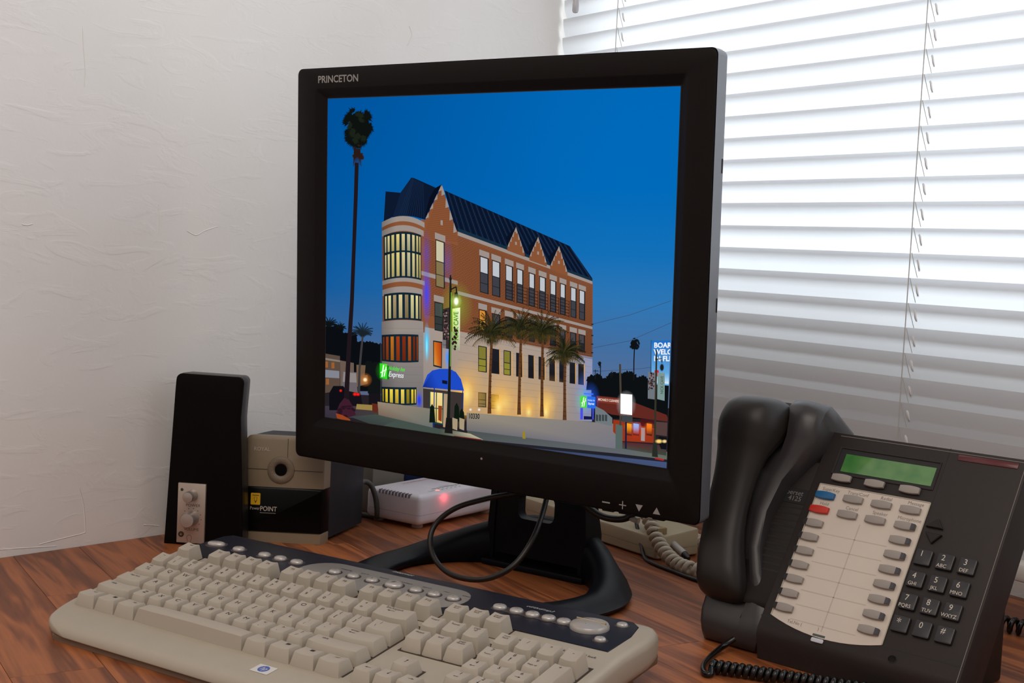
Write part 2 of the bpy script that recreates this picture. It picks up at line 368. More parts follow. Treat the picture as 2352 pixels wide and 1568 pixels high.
for s in (0.13, 0.635, 1.14, 1.645, 2.15):
    rings_v, rings_f = [], []
    def add_tube(pts, r, n=5):
        k = len(rings_v); rg = tube_rings([Vector(p) for p in pts], r, n)
        for q in rg: rings_v.extend(q)
        for j in range(len(rg) - 1):
            for i in range(n):
                rings_f.append((k + j * n + i, k + j * n + (i + 1) % n, k + (j + 1) * n + (i + 1) % n, k + (j + 1) * n + i))
    add_tube([(s, -0.0022, levels[0] - 0.03), (s, -0.0022, levels[-1] + 0.05)], 0.0006)
    for z in levels[1:]:
        add_tube([(s + 0.0012, -0.0015, z), (s + 0.0045, -0.0005, z - 0.012), (s + 0.0068, 0.0030, z - 0.0255)], 0.0004)
    obj('ladder_cord', mesh_of('ladder_cord', rings_v, rings_f, 60), CORD, blind, RW)
    rings_v, rings_f = [], []
    for z in levels:  # white bits stand in for daylight showing through the slat holes
        add_tube([(s + 0.0078, 0.0012, z - 0.0072), (s + 0.0090, 0.0002, z - 0.0092), (s + 0.0097, 0.0010, z - 0.0150), (s + 0.0093, 0.0040, z - 0.0178)], 0.0013)
    tag(obj('slat_hole_light', mesh_of('slat_hole_light', rings_v, rings_f, 60), HOLE_LIGHT, blind, RW), 'white pieces painted as light showing through the slat holes')
obj('tilt_wand', lathe_mesh('tilt_wand', [(0.0, 0.0), (0.0035, 0.001), (0.0046, 0.004), (0.0046, 0.012), (0.0042, 0.014), (0.0042, 0.30)], 10), mat('clear_wand', (190, 190, 194), 0.2), blind, RW @ T(0.052, -0.014, 0.660))

# ------------------------------------------------------------------ the keyboard
KO = Vector((-0.3506, 1.0671, 0)); KYAW = -0.5699
KF = T(*KO) @ Rz(KYAW) @ Matrix.Scale(0.001, 4)      # keyboard frame in millimetres
kb = thing('computer_keyboard', 'beige multimedia computer keyboard with a navy button strip', 'keyboard', (KF @ Vector((215, 80, 0))))
KEYC = mat('keycap_beige', (176, 166, 152), 0.5, var=0.04, bump=0.08, bscale=3.0)
CASE = mat('keyboard_case_beige', (174, 164, 148), 0.45, var=0.05, scale=0.05, bump=0.05, bscale=3.0)
NAVY = mat('keyboard_navy', (30, 32, 45), 0.42, spec=0.25, var=0.08)
SILV = mat('keyboard_silver', (150, 146, 142), 0.4, metal=0.2)
SILB = mat('button_silver', (196, 190, 184), 0.3, metal=0.4)
WELL_SHADE = mat('key_well_shadow', (62, 50, 40), 0.8)
INK = mat('legend_ink', (38, 34, 33), 0.7); WINK = mat('legend_white', (205, 202, 200), 0.6)
def ztop(y): return interp(y, ((-41.5, 6), (-40.5, 8.6), (-38, 11.2), (-34, 12.8), (-29, 13.6), (-4, 17.1), (0, 17.5), (125, 38.1), (165, 39.8), (196, 40.6), (203, 39.0), (206, 35.0)))
def kxl(y): return interp(y, ((-41.5, 36), (-40.5, 28), (-38, 18), (-34, 9), (-29, 2.5), (-24, -2), (-18, -5.5), (-12, -8.5), (-4, -11.5), (5, -14), (40, -18.5), (80, -20.5), (200, -22), (206, -17)))
def kxr(y): return interp(y, ((-41.5, 405), (-38, 420), (-33, 428), (-24, 436), (-12, 441), (5, 444.5), (40, 446.5), (120, 447.5), (170, 447), (190, 442), (200, 434), (206, 424)))
def slab(name, ys, xl, xr, zt, zb, edge=5.0, mtx=None):
    rings = []
    for y in ys:
        a, b, t, z0 = xl(y), xr(y), zt(y), zb(y)
        e = min(edge, (t - z0) * 0.45)
        rings.append([(a + 3, y, z0), (a + 0.6, y, z0 + e * 0.3), (a, y, z0 + e), (a, y, t - e), (a + e * 0.15, y, t - e * 0.4), (a + e * 0.5, y, t - e * 0.1), (a + e, y, t),
                      (b - e, y, t), (b - e * 0.5, y, t - e * 0.1), (b - e * 0.15, y, t - e * 0.4), (b, y, t - e), (b, y, z0 + e), (b - 0.6, y, z0 + e * 0.3), (b - 3, y, z0)])
    return loft_mesh(name, rings, angle=50)
ys = [-41.5, -40.5, -38, -36, -34, -31, -29, -24, -18, -12, -4, 5, 40, 80, 125, 165, 180, 190, 196, 200, 203, 206]
obj('case', slab('case', ys, kxl, kxr, ztop, lambda y: interp(y, ((-41.5, 5.2), (-36, 4.6), (0, 4.6), (206, 20.0))), 6.5), CASE, kb, KF)
obj('case_base', slab('case_base', [-39.5, -36, -30, -12, 60, 190, 198], lambda y: kxl(max(y, -38)) + 3.0, lambda y: kxr(min(y, 190)) - 3.5, lambda y: interp(y, ((-39.5, 4.6), (0, 4.3), (198, 21.0))), lambda y: 0.1 + (0 if y < 0 else y * 0.06), 2.0), mat('keyboard_base_brown', (120, 100, 82), 0.6), kb, KF)
for x in (30, 395):
    obj('tilt_foot', box_mesh('tilt_foot', x, x + 30, 176, 186, 0.0, 16, 1.0), CASE, kb, KF)
# navy strip over the back of the case
pys = [124.5, 126, 165, 190, 198, 204, 208]
def pxl(y): return interp(y, ((124.5, -14), (150, -18), (190, -22.5), (208, -14)))
def pxr(y): return interp(y, ((124.5, 433.5), (150, 433), (178, 430), (192, 424), (200, 414), (208, 400)))
panel = obj('media_panel', slab('media_panel', pys, pxl, pxr, lambda y: ztop(min(y, 196)) + 0.7 - max(0, y - 200) * 0.5, lambda y: ztop(min(y, 196)) - 6, 1.2), NAVY, kb, KF)
def surf(x, y, dz=0.0):     # frame lying on the sloping rear strip
    sl = math.atan2(ztop(y + 2) - ztop(y - 2), 4)
    return KF @ T(x, y, ztop(y) + dz) @ Rx(sl)
pill_poly = []
for cx, a0 in ((262, -90), (137, 90)):
    for k in range(13):
        a = math.radians(a0 + 180 * k / 12); pill_poly.append((cx + 27 * math.cos(a) * (0.8 if cx > 200 else 1.0), 27 * math.sin(a)))
pill = obj('internet_panel', prism_mesh('internet_panel', pill_poly, 0.0, 1.5, 0.8, 2), SILV, kb, surf(0, 155, 0.2))
def dome(rx, ry, h, n=20):
    prof = [(1.0, 0.0), (1.0, 0.35), (0.96, 0.6), (0.82, 0.82), (0.55, 0.95), (0.25, 0.99), (0.0, 1.0)]
    me = lathe_mesh('button', [(r, z) for r, z in prof], n)
    for v in me.vertices: v.co.x *= rx; v.co.y *= ry; v.co.z *= h
    return me
def button(parent, x, y, rx, ry, h, dz, sym, yaw=0, sy=3.0):
    b = obj('media_button', dome(rx, ry, h), SILB, parent, surf(x, y, dz) @ Rz(yaw))
    o = obj('socket', lathe_mesh('socket', [(rx + 1.4, 0.0), (rx + 1.4, 0.4), (rx + 0.2, 0.5)], 20), mat('button_socket', (70, 62, 62), 0.5), b, surf(x, y, dz - 0.1) @ Rz(yaw))
    if sym: obj('symbol', text_mesh(sym, sy), INK, b, surf(x, y, dz + h + 0.05))
button(kb, -3, 161, 9.0, 5.2, 3.4, 0.6, '(', 0.25, 3.2)
for x, s in ((26, 'o'), (58, 'e'), (77.5, '-'), (97, '=')): button(kb, x, 160.8, 6.2, 5.2, 3.2, 0.6, s)
for x, s in ((145.6, '*'), (166.4, '~'), (187, '$'), (233.7, '?'), (252.7, ')'), (272, 'v')): button(kb, x, 155.8, 5.6, 5.0, 3.0, 1.6, s)
button(kb, 210.5, 155.8, 8.2, 7.0, 3.8, 1.6, '#', 0, 6.5)
for x, s in ((314, 'x'), (330, '<<'), (345, '>II'), (360, '>>I'), (374, '^')): button(kb, x, 161.5, 5.8, 5.4, 3.4, 0.8, s, 0, 2.6)
button(kb, 413.5, 183.6, 4.6, 4.2, 3.0, 0.6, '-'); button(kb, 417, 142, 4.6, 4.2, 3.0, 0.6, '+')
chain = obj('button_trim', prism_mesh('button_trim', [(308, -5), (380, -5), (392, -9), (392, 9), (380, 5), (308, 5)], 0.0, 0.9, 0.4, 1), mat('button_socket', (70, 62, 62), 0.5), kb, surf(0, 161.5, 0.4))
kn = obj('volume_knob', lathe_mesh('volume_knob', [(15.5, 0), (15.5, 2.2), (14.6, 3.8), (11, 5.0), (5, 5.6), (0, 5.8)], 32), SILB, kb, surf(396, 163, 0.6))
obj('knob_ridge', box_mesh('knob_ridge', -13, 13, -0.7, 0.7, 4.3, 6.0, 0.3, 1), mat('ridge_gold', (196, 180, 150), 0.3, metal=0.8), kn, surf(396, 163, 0.6) @ T(0, 2.5, 0))
for dy, s in ((7.5, '\u25b2'), (-5.5, '\u25bc')):
    tri = [(-2, -1.4), (2, -1.4), (0, 1.6)] if dy > 0 else [(-2, 1.4), (0, -1.6), (2, 1.4)]
    obj('symbol', prism_mesh('symbol', tri, 0, 0.1), INK, kn, surf(396, 163, 6.0 if dy < 0 else 5.6) @ T(0, dy, 0))
def print_on(parent, s, x, y, dz, size, m, shear=0.0, width=1.0, name='lettering', bold=0.0):
    return obj(name, text_mesh(s, size, 'CENTER', shear, width, bold), m, parent, surf(x, y, dz))
for s, x in (('shopping', 148), ('sports', 169), ('finance', 190), ('connect', 213), ('search', 236), ('chat', 256), ('email', 276)):
    print_on(pill, s, x, 169, 1.85, 3.6 if s != 'connect' else 4.6, INK)
print_on(panel, 'internet', 191, 194, 0.85, 6.0, WINK, 0.3, 1.15)
print_on(panel, 'cd/dvd/mp3', 340, 181, 0.85, 5.4, WINK, 0.3)

# keys.  per row: y and z of the front top edge, slope of the top face
U = 19.05
ROW = {'R1': (0.0, 28.0, 0.03), 'R2': (19.7, 31.5, 0.08), 'R3': (39.3, 34.1, 0.15), 'R4': (59.0, 37.7, 0.22), 'R5': (77.9, 42.9, 0.28), 'R6': (108.1, 47.8, 0.20)}
def plane(y): return 17.5 + 0.1648 * y
_keym = {}
def key_mesh(row, w, tall=None, flat=False):
    """a sculpted cap: origin at the front left of its cell"""
    k = (row, w, tall, flat)
    if k in _keym: return _keym[k]
    y0, z0, sl = ROW[row]; D = 18.2 if not tall else ROW[tall][0] - y0 + 18.2
    td = 12.9 if not tall else ROW[tall][0] - y0 + 12.9
    if tall: sl = (ROW[tall][1] - z0 + 1) / (ROW[tall][0] - y0 + 6)
    dish = 0.9 if not flat else -0.7
    wb = w * U
    def ring(ix, yf, yb, zf, zb_, dz=0.0, n=7, bow=0.0):
        pts = []
        def d(t): return -bow * (1 - (2 * t - 1) ** 2)
        c = 0.7
        for i in range(n):
            t = i / (n - 1); x = ix + (wb - 2 * ix) * t
            pts.append((x, yf + (c if i in (0, n - 1) else 0), zf + d(t) + dz))
        for i in range(n):
            t = 1 - i / (n - 1); x = ix + (wb - 2 * ix) * t
            pts.append((x, yb - (c if i in (0, n - 1) else 0), zb_ + d(t) + dz))
        return pts
    zf, zb2 = z0, z0 + td * sl
    r0 = ring(0.45, y0 - 2.9, y0 - 2.9 + D, plane(y0 - 2.9) - 1.0, plane(y0 - 2.9 + D) - 1.0)
    r1 = ring(0.6, y0 - 2.7, y0 - 3.0 + D, plane(y0 - 2.9) + 0.8, plane(y0 - 2.9 + D) + 0.8)
    r2 = ring(2.75, y0 - 0.35, y0 + td + 0.25, zf - 0.5, zb2 - 0.5, bow=dish)
    r3 = ring(3.25, y0 + 0.35, y0 + td - 0.35, zf, zb2, bow=dish)
    rings = [r0, r1, r2, r3]; n = 14
    verts = [p for r in rings for p in r]; faces = []
    for j in range(3):
        for i in range(n): faces.append((j * n + i, j * n + (i + 1) % n, (j + 1) * n + (i + 1) % n, (j + 1) * n + i))
    b = 3 * n
    for i in range(6): faces.append((b + i, b + i + 1, b + 13 - i - 1, b + 13 - i))
    me = mesh_of('key', verts, faces, 40); me.materials.append(KEYC); _keym[k] = me; return me
def key(row, x, w, legs, tall=None, flat=False):
    """x in key units from the left of the main block; legs: (text, fx, fy, size) with fx, fy across the top face"""
    o = obj('key', key_mesh(row, w, tall, flat), None, kb, KF @ T(x * U, 0, 0))
    y0, z0, sl = ROW[row]; td = 12.9 if not tall else ROW[tall][0] - y0 + 12.9
    if tall: sl = (ROW[tall][1] - z0 + 1) / (ROW[tall][0] - y0 + 6)
    tw = w * U - 6.5
    for s, fx, fy, size in legs:
        px = 3.25 + tw * fx; bow = 0.9 * (1 - (2 * fx - 1) ** 2)
        F = KF @ T(x * U + px, y0 + td * fy, z0 + td * fy * sl - bow + 0.16) @ Rx(math.atan(sl))
        if s.startswith('arrow'):
            d = {'l': math.pi, 'r': 0, 'u': math.pi / 2, 'd': -math.pi / 2}[s[5]]
            obj('legend', prism_mesh('legend', [(-size, -0.15), (size * 0.3, -0.15), (size * 0.3, -0.8), (size, 0), (size * 0.3, 0.8), (size * 0.3, 0.15), (-size, 0.15)], 0, 0.05), INK, o, F @ Rz(d))
        elif s == 'flag':
            obj('legend', box_mesh('legend', -1.8, 1.8, -1.4, 1.4, 0, 0.05), INK, o, F)
        else:
            me = text_mesh(s, size).copy()
            for v in me.vertices:          # the print follows the hollow of the cap
                f = fx + v.co.x / tw; v.co.z += bow - 0.9 * (1 - (2 * f - 1) ** 2)
            obj('legend', me, INK, o, F)
    return o
def L1(s, size=6.0): return [(s, 0.40, 0.64, size)]
def L2(a, b): return [(a, 0.36, 0.76, 4.6), (b, 0.32, 0.30, 4.6)]
def Lw(s, size=3.2, fx=0.5, fy=0.78): return [(s, fx, fy, size)]
x = 0
for s, w in (('ctrl', 1.25), ('flag', 1.25), ('alt', 1.25)): key('R1', x, w, Lw(s, 3.0)); x += w
key('R1', x, 6.25, [], flat=True); x += 6.25
for s, w in (('alt', 1.25), ('flag', 1.25), ('flag', 1.25), ('ctrl', 1.25)): key('R1', x, w, Lw(s, 3.0)); x += w
key('R2', 0, 2.25, Lw('shift', 3.4, 0.24, 0.72))
for i, ch in enumerate('ZXCVBNM'): key('R2', 2.25 + i, 1, L1(ch))
for i, (a, b) in enumerate((('<', ','), ('>', '.'), ('?', '/'))): key('R2', 9.25 + i, 1, L2(a, b))
key('R2', 12.25, 2.75, Lw('shift', 3.4, 0.2, 0.72))
key('R3', 0, 1.75, Lw('caps lock', 3.0, 0.42))
for i, ch in enumerate('ASDFGHJKL'): key('R3', 1.75 + i, 1, L1(ch) + ([('_', 0.36, 0.22, 4)] if ch in 'FJ' else []))
for i, (a, b) in enumerate(((':', ';'), ('"', "'"))): key('R3', 10.75 + i, 1, L2(a, b))
key('R3', 12.75, 2.25, Lw('enter', 3.6, 0.3, 0.84) + [('arrowl', 0.28, 0.55, 3.2)])
key('R4', 0, 1.5, Lw('tab', 3.0, 0.36, 0.85) + [('arrowl', 0.4, 0.55, 2.6), ('arrowr', 0.46, 0.36, 2.6)])
for i, ch in enumerate('QWERTYUIOP'): key('R4', 1.5 + i, 1, L1(ch))
for i, (a, b) in enumerate((('{', '['), ('}', ']'))): key('R4', 11.5 + i, 1, L2(a, b))
key('R4', 13.5, 1.5, [('|', 0.3, 0.76, 4.0), ('\\', 0.2, 0.35, 4.0)])
for i, (a, b) in enumerate(zip('~!@#$%^&*()_+', '`1234567890-=')): key('R5', i, 1, L2(a, b))
key('R5', 13, 2, Lw('backspace', 4.0, 0.42, 0.86) + [('arrowl', 0.36, 0.6, 3.6)])
key('R6', 0, 1, Lw('esc', 3.2))
for i in range(12):
    key('R6', 2 + i + (0, 0.5, 1.0)[i // 4], 1, Lw('F%d' % (i + 1), 3.9, 0.42, 0.66))
NAV = 294.9 / U; PAD = 359.9 / U
for i, s in enumerate(('print\nscrn', 'scroll\nlock', 'pause\nbreak')): key('R6', NAV + i, 1, Lw(s, 2.8, 0.45, 0.62))
for i, s in enumerate(('insert', 'home', 'page\nup')): key('R5', NAV + i, 1, Lw(s, 3.1, 0.45, 0.76))
for i, s in enumerate(('delete', 'end', 'page\ndown')): key('R4', NAV + i, 1, Lw(s, 3.1, 0.45, 0.76))
key('R2', NAV + 1, 1, [('arrowu', 0.45, 0.6, 2.6)])
for i, s in enumerate('ldr'): key('R1', NAV + i, 1, [('arrow' + s, 0.45, 0.6, 2.6)])
for i, s in enumerate(('num\nlock', '/', '*', '-')): key('R5', PAD + i, 1, Lw(s, 3.1 if i == 0 else 5, 0.45, 0.7))
for i, (s, t) in enumerate((('7', 'home'), ('8', 'arrowu'), ('9', 'page up'))): key('R4', PAD + i, 1, [(s, 0.45, 0.78, 4.8), (t, 0.42, 0.32, 2.4)])
for i, (s, t) in enumerate((('4', 'arrowl'), ('5', '_'), ('6', 'arrowr'))): key('R3', PAD + i, 1, [(s, 0.45, 0.78, 4.8), (t, 0.42, 0.34, 2.4)])
for i, (s, t) in enumerate((('1', 'end'), ('2', 'arrowd'), ('3', 'page dn'))): key('R2', PAD + i, 1, [(s, 0.45, 0.78, 4.8), (t, 0.42, 0.34, 2.4)])
key('R3', PAD + 3, 1, [('+', 0.45, 0.9, 5)], tall='R4'); key('R1', PAD + 3, 1, [('enter', 0.45, 0.85, 3)], tall='R2')
key('R1', PAD, 2, [('0', 0.2, 0.75, 4.8), ('ins', 0.2, 0.3, 2.6)]); key('R1', PAD + 2, 1, [('.', 0.4, 0.75, 4.8), ('del', 0.4, 0.3, 2.6)])
# thin plates on the case, dark colour stands in for shade between caps
def well_shade(x0, x1, y0, y1):
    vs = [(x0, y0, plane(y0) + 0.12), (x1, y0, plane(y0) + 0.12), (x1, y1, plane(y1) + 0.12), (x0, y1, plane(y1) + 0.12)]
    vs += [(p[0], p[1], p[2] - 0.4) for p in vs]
    obj('well_shade_plate', mesh_of('well_shade_plate', vs, [(0, 1, 2, 3), (7, 6, 5, 4), (0, 4, 5, 1), (1, 5, 6, 2), (2, 6, 7, 3), (3, 7, 4, 0)]), WELL_SHADE, kb, KF)
well_shade(-1.6, 287, -4.6, 96.5); well_shade(-1, 20, 104.5, 124.3); well_shade(37, 286.5, 104.5, 124.3)
n0 = NAV * U; p0 = PAD * U
well_shade(n0 - 1.4, n0 + 58.6, 54.6, 96.5); well_shade(n0 - 1, n0 + 58, 104.5, 124.3); well_shade(n0 - 1.4, n0 + 58.6, -4.6, 15.8); well_shade(n0 + 17.6, n0 + 39.6, 15.8, 36.2); well_shade(p0 - 1.4, p0 + 77.6, -4.6, 96.5)
for s, xx in (('num lock', 372), ('caps lock', 397), ('scroll lock', 422)):
    y = 112
    obj('lettering', text_mesh(s, 4.2), INK, kb, KF @ T(xx, y, plane(y) + 0.3) @ Rx(0.163))
    obj('status_lamp', lathe_mesh('status_lamp', [(1.0, 0), (1.0, 0.3), (0, 0.5)], 10), INK, kb, KF @ T(xx + 3, y - 7, plane(y - 7)) @ Rx(0.163))
bdg = obj('badge', box_mesh('badge', -8.5, 8.5, -6, 6, 0, 0.5, 0.2, 1), mat('badge_white', (214, 212, 208), 0.4), kb, KF @ T(228, -17.5, ztop(-17.5) + 0.05) @ Rx(0.138))
BLUE = mat('badge_blue', (66, 96, 176), 0.4)
BF = KF @ T(228, -17.5, ztop(-17.5) + 0.6) @ Rx(0.138)
obj('badge_oval', prism_mesh('badge_oval', [(4.6 * math.cos(2 * math.pi * k / 24), 4.6 * math.sin(2 * math.pi * k / 24)) for k in range(24)], 0, 0.08), BLUE, bdg, BF)
obj('badge_letters', text_mesh('hp', 7.2, 'CENTER', 0.35, 0.8), mat('badge_white', (214, 212, 208), 0.4), bdg, BF @ T(0, 0.2, 0.15))

# ------------------------------------------------------------------ the monitor
MY, MT = -0.603, -0.0456
mrx = Vector((math.cos(MY), math.sin(MY), 0)); mnh = Vector((-math.sin(MY), math.cos(MY), 0))
mup = Vector((0, 0, 1)) * math.cos(MT) + mnh * math.sin(MT); mn = mrx.cross(mup)
MC = Vector((-0.0336, 1.2229, 0.3091))
MF = frame(MC, mrx * 0.001, mup * 0.001, mn * 0.001)              # millimetres, z towards the viewer
BF0 = frame((MC.x, MC.y, 0), mrx * 0.001, mnh * 0.001, Vector((0, 0, 0.001)))   # stand frame, y away from the viewer
mon = thing('computer_monitor', 'black flat-panel monitor showing a lit brick hotel at dusk', 'monitor', BF0 @ Vector((0, 40, 0)))
BEZ = mat('monitor_black', (22, 17, 16), 0.5, spec=0.12, var=0.08, scale=0.05, bump=0.12, bscale=2.5)
SHELL = mat('monitor_shell', (98, 99, 106), 0.26, spec=0.7, var=0.05, scale=0.05)
STAND = mat('stand_black', (14, 16, 22), 0.42, spec=0.14, var=0.06, scale=0.05)
def ringm(hw, t, b, r, z): return [(x, y, z) for x, y in rrect(hw, (t - b) / 2, r, 5, 0, (t + b) / 2)]
obj('bezel', loft_mesh('bezel', [ringm(236, 193, -207, 6, -14), ringm(236, 193, -207, 6, -2.5), ringm(235.3, 192.3, -206.3, 6, -0.8), ringm(233.6, 190.6, -204.6, 5, 0),
    ringm(211, 173.5, -173.5, 3, 0.2), ringm(209, 172, -172, 3, -0.4), ringm(202.6, 165.6, -165.6, 1.5, -6.5), ringm(200.6, 163.6, -163.6, 1, -7), ringm(200.6, 163.6, -163.6, 1, -12)], caps=False, angle=30), BEZ, mon, MF)
obj('back_shell', loft_mesh('back_shell', [ringm(235.6, 192.6, -206.6, 6, -14.6), ringm(235.6, 192.6, -206.6, 6, -20), ringm(233, 189.5, -204, 8, -24.5), ringm(222, 176, -192, 12, -32), ringm(150, 110, -140, 20, -50), ringm(146, 106, -136, 20, -52)], angle=30), SHELL, mon, MF)
obj('side_trim', loft_mesh('side_trim', [ringm(234.6, 191.6, -205.6, 6, -13.8), ringm(234.6, 191.6, -205.6, 6, -14.8)], caps=False), BEZ, mon, MF)
obj('side_band', loft_mesh('side_band', [ringm(236.25, 193.25, -207.25, 6.2, -13.9), ringm(236.25, 193.25, -207.25, 6.2, -1.6)], caps=False, angle=30), SHELL, mon, MF)
for y in (97, -20):
    obj('side_slot', box_mesh('side_slot', 235.2, 236.0, y - 6, y + 6, -19, -17.4), BEZ, mon, MF)
LETM = mat('monitor_lettering', (150, 146, 142), 0.5)
obj('lettering', text_mesh('PRINCETON', 9.8, 'CENTER', 0, 1.0, 0.18), LETM, mon, MF @ T(-180, 181.3, 0.25) )
obj('symbol', box_mesh('symbol', 140.5, 148.5, -200.7, -199.5, 0.0, 0.15), LETM, mon, MF)
obj('symbol', prism_mesh('symbol', [(-3.6, -.45), (-.45, -.45), (-.45, -3.6), (.45, -3.6), (.45, -.45), (3.6, -.45), (3.6, .45), (.45, .45), (.45, 3.6), (-.45, 3.6), (-.45, .45), (-3.6, .45)], 0, 0.15), LETM, mon, MF @ T(161.4, -200, 0))
obj('symbol', prism_mesh('symbol', [(-3.6, 2.6), (0, -3.4), (3.6, 2.6)], 0, 0.15), LETM, mon, MF @ T(178, -199.8, 0))
obj('symbol', prism_mesh('symbol', [(-3.6, -2.8), (3.6, -2.8), (0, 3.2)], 0, 0.15), LETM, mon, MF @ T(195.3, -200.2, 0))
for xx in (144.5, 161.4, 178, 195.3):
    obj('control_button', box_mesh('control_button', xx - 6, xx + 6, -209, -206.4, -8, -3, 0.6, 1), BEZ, mon, MF)
obj('power_lamp', lathe_mesh('power_lamp', [(1.2, 0), (1.2, 0.3), (0, 0.6)], 12), mat('lamp_grey', (150, 140, 136), 0.3), mon, MF @ T(7, -178.8, 0))
# stand: a ring foot whose back sweeps up into a wide neck
def stand_foot():
    rings = []; N = 72
    for i in range(N):
        a = 2 * math.pi * i / N; s, c = math.sin(a), math.cos(a)      # c: towards the right, s: away from the viewer
        back = max(0.0, (s - 0.05) / 0.95) ** 1.6
        Ro, Ri = 143 - 14 * back, 101 - 6 * back
        h = 15 + 40 * back; tilt = 8 * (1 - back)
        cy = 40
        def P(r, z): return (c * r, cy + s * r, z)
        rings.append([P(Ro - 6, 0.2), P(Ro - 1.5, 3), P(Ro, 6), P(Ro - 3, h * 0.45), P(Ro - 10, h * 0.74), P((Ro + Ri) / 2 + 4, h * 0.96), P((Ro + Ri) / 2 - 5, h), P(Ri + 7, h - 2), P(Ri + 2, h - 6), P(Ri, max(4, h * 0.5)), P(Ri, 3), P(Ri + 3, 0.2)])
    return loft_mesh('foot', rings, caps=False, loop=True, angle=60)
foot = obj('foot', stand_foot(), STAND, mon, BF0)
def neck_plate():
    # front plate with the rounded cable hole, as a ring of quads between the outline and the hole
    out = [(-60, 3), (60, 3), (59, 40), (57, 90), (54, 130), (-54, 130), (-57, 90), (-59, 40)]
    hole = rrect(22, 13.5, 7, 4, 0, 67.5)
    def hit(ang):
        best = None; dx, dy = math.cos(ang), math.sin(ang)
        for (x1, y1), (x2, y2) in zip(out, out[1:] + out[:1]):
            ex, ey = x2 - x1, y2 - y1; den = dx * ey - dy * ex
            if abs(den) < 1e-9: continue
            t = ((x1 - 0) * ey - (y1 - 67.5) * ex) / den; u = ((x1 - 0) * dy - (y1 - 67.5) * dx) / den
            if t > 0 and -1e-9 <= u <= 1 + 1e-9 and (best is None or t < best): best = t
        return dx * best, 67.5 + dy * best
    vs, fs = [], []; n = len(hole)
    for x, z in hole:
        a = math.atan2(z - 67.5, x); ox, oz = hit(a)
        vs += [(x, 118, z), (ox, 121, oz), (x, 131, z), (ox, 131, oz)]
    for i in range(n):
        k = (i + 1) % n; a, b = 4 * i, 4 * k
        fs += [(a, a + 1, b + 1, b), (a + 2, b + 2, b + 3, a + 3), (a, b, b + 2, a + 2), (a + 1, a + 3, b + 3, b + 1)]
    return mesh_of('neck', vs, fs, 35)
obj('neck', neck_plate(), STAND, mon, BF0)
for sx in (-1, 1):
    obj('neck_side', loft_mesh('neck_side', [[(sx * 60, 119, z0), (sx * 60, 150, z0), (sx * 52, 152, z0), (sx * 52, 119, z0)] for z0 in (1, 45)] + [[(sx * 57, 119, 90), (sx * 57, 140, 90), (sx * 50, 142, 90), (sx * 50, 119, 90)], [(sx * 54, 119, 130), (sx * 54, 132, 130), (sx * 47, 133, 130), (sx * 47, 119, 130)]]), STAND, mon, BF0)
obj('neck_foot', prism_mesh('neck_foot', [(-62, 112), (62, 112), (64, 120), (50, 150), (-50, 150), (-64, 120)], 0.3, 7, 2, 2), STAND, mon, BF0)
arm = []
for y, z, hw, hh in ((128, 118, 52, 9), (100, 150, 48, 12), (60, 195, 45, 16), (36, 220, 44, 20)):
    arm.append([(x, y, z + q) for x, q in rrect(hw, hh, 5, 3)])
obj('tilt_arm', loft_mesh('tilt_arm', arm), STAND, mon, BF0)
obj('hinge_block', box_mesh('hinge_block', -60, 60, 30, 62, 180, 270, 5), SHELL, mon, BF0)

# ------------------------------------------------------------------ the picture on the screen
# drawn flat on the panel from positions read off in image pixels; QUAD are the four corners of the lit area in image pixels, mapped onto RECT
QUAD = [(746, 227.2), (1550.1, 194.2), (1527.6, 1076.5), (731.5, 961)]
RECT = [(-200, 163), (200, 163), (200, -163), (-200, -163)]
A = []; Bv = []
for (x, y), (u, v) in zip(QUAD, RECT):
    A += [[x, y, 1, 0, 0, 0, -u * x, -u * y], [0, 0, 0, x, y, 1, -v * x, -v * y]]; Bv += [u, v]
Hm = np.append(np.linalg.solve(np.array(A, float), np.array(Bv, float)), 1).reshape(3, 3)
def uv(x, y):
    w = Hm @ np.array([x, y, 1.0]); return w[0] / w[2], w[1] / w[2]
PV, PF, PC = [], [], []          # vertices, faces, colour (with opacity) per vertex
LAYER = [0]
def clip_rect(poly):
    for ax, sgn, lim_ in ((0, 1, -199.9), (0, -1, -199.9), (1, 1, -162.9), (1, -1, -162.9)):
        out = []
        for a, b in zip(poly, poly[1:] + poly[:1]):
            da, db = sgn * a[0][ax] - lim_, sgn * b[0][ax] - lim_
            if da >= 0: out.append(a)
            if da * db < 0:
                t = da / (da - db)
                out.append(((a[0][0] + (b[0][0] - a[0][0]) * t, a[0][1] + (b[0][1] - a[0][1]) * t), tuple(p + (q - p) * t for p, q in zip(a[1], b[1]))))
        poly = out
        if len(poly) < 3: return []
    return poly
def c4(c): return tuple(lin(c)) + ((c[3] if len(c) > 3 else 1.0),)
def raw_poly(pts, cols):
    """pts in image pixels, one colour each"""
    p = clip_rect([(uv(*a), c) for a, c in zip(pts, cols)])
    if not p: return
    k = len(PV); z = -6.9 + 0.002 * LAYER[0]
    for (a, b), c in p: PV.append((a, b, z)); PC.append(c)
    PF.append(tuple(range(k, k + len(p))))
def poly(col, *pts):
    LAYER[0] += 1; c = c4(col)
    if len(pts) <= 4: raw_poly(list(pts), [c] * len(pts))
    else:
        me_tris = tri(list(pts))
        for t in me_tris: raw_poly(t, [c] * 3)
def tri(pts):
    from mathutils.geometry import tessellate_polygon
    idx = tessellate_polygon([[Vector((p[0], p[1], 0)) for p in pts]])
    return [[pts[i] for i in t] for t in idx]
def grad(cols, *pts):
    LAYER[0] += 1; raw_poly(list(pts), [c4(c) for c in cols])
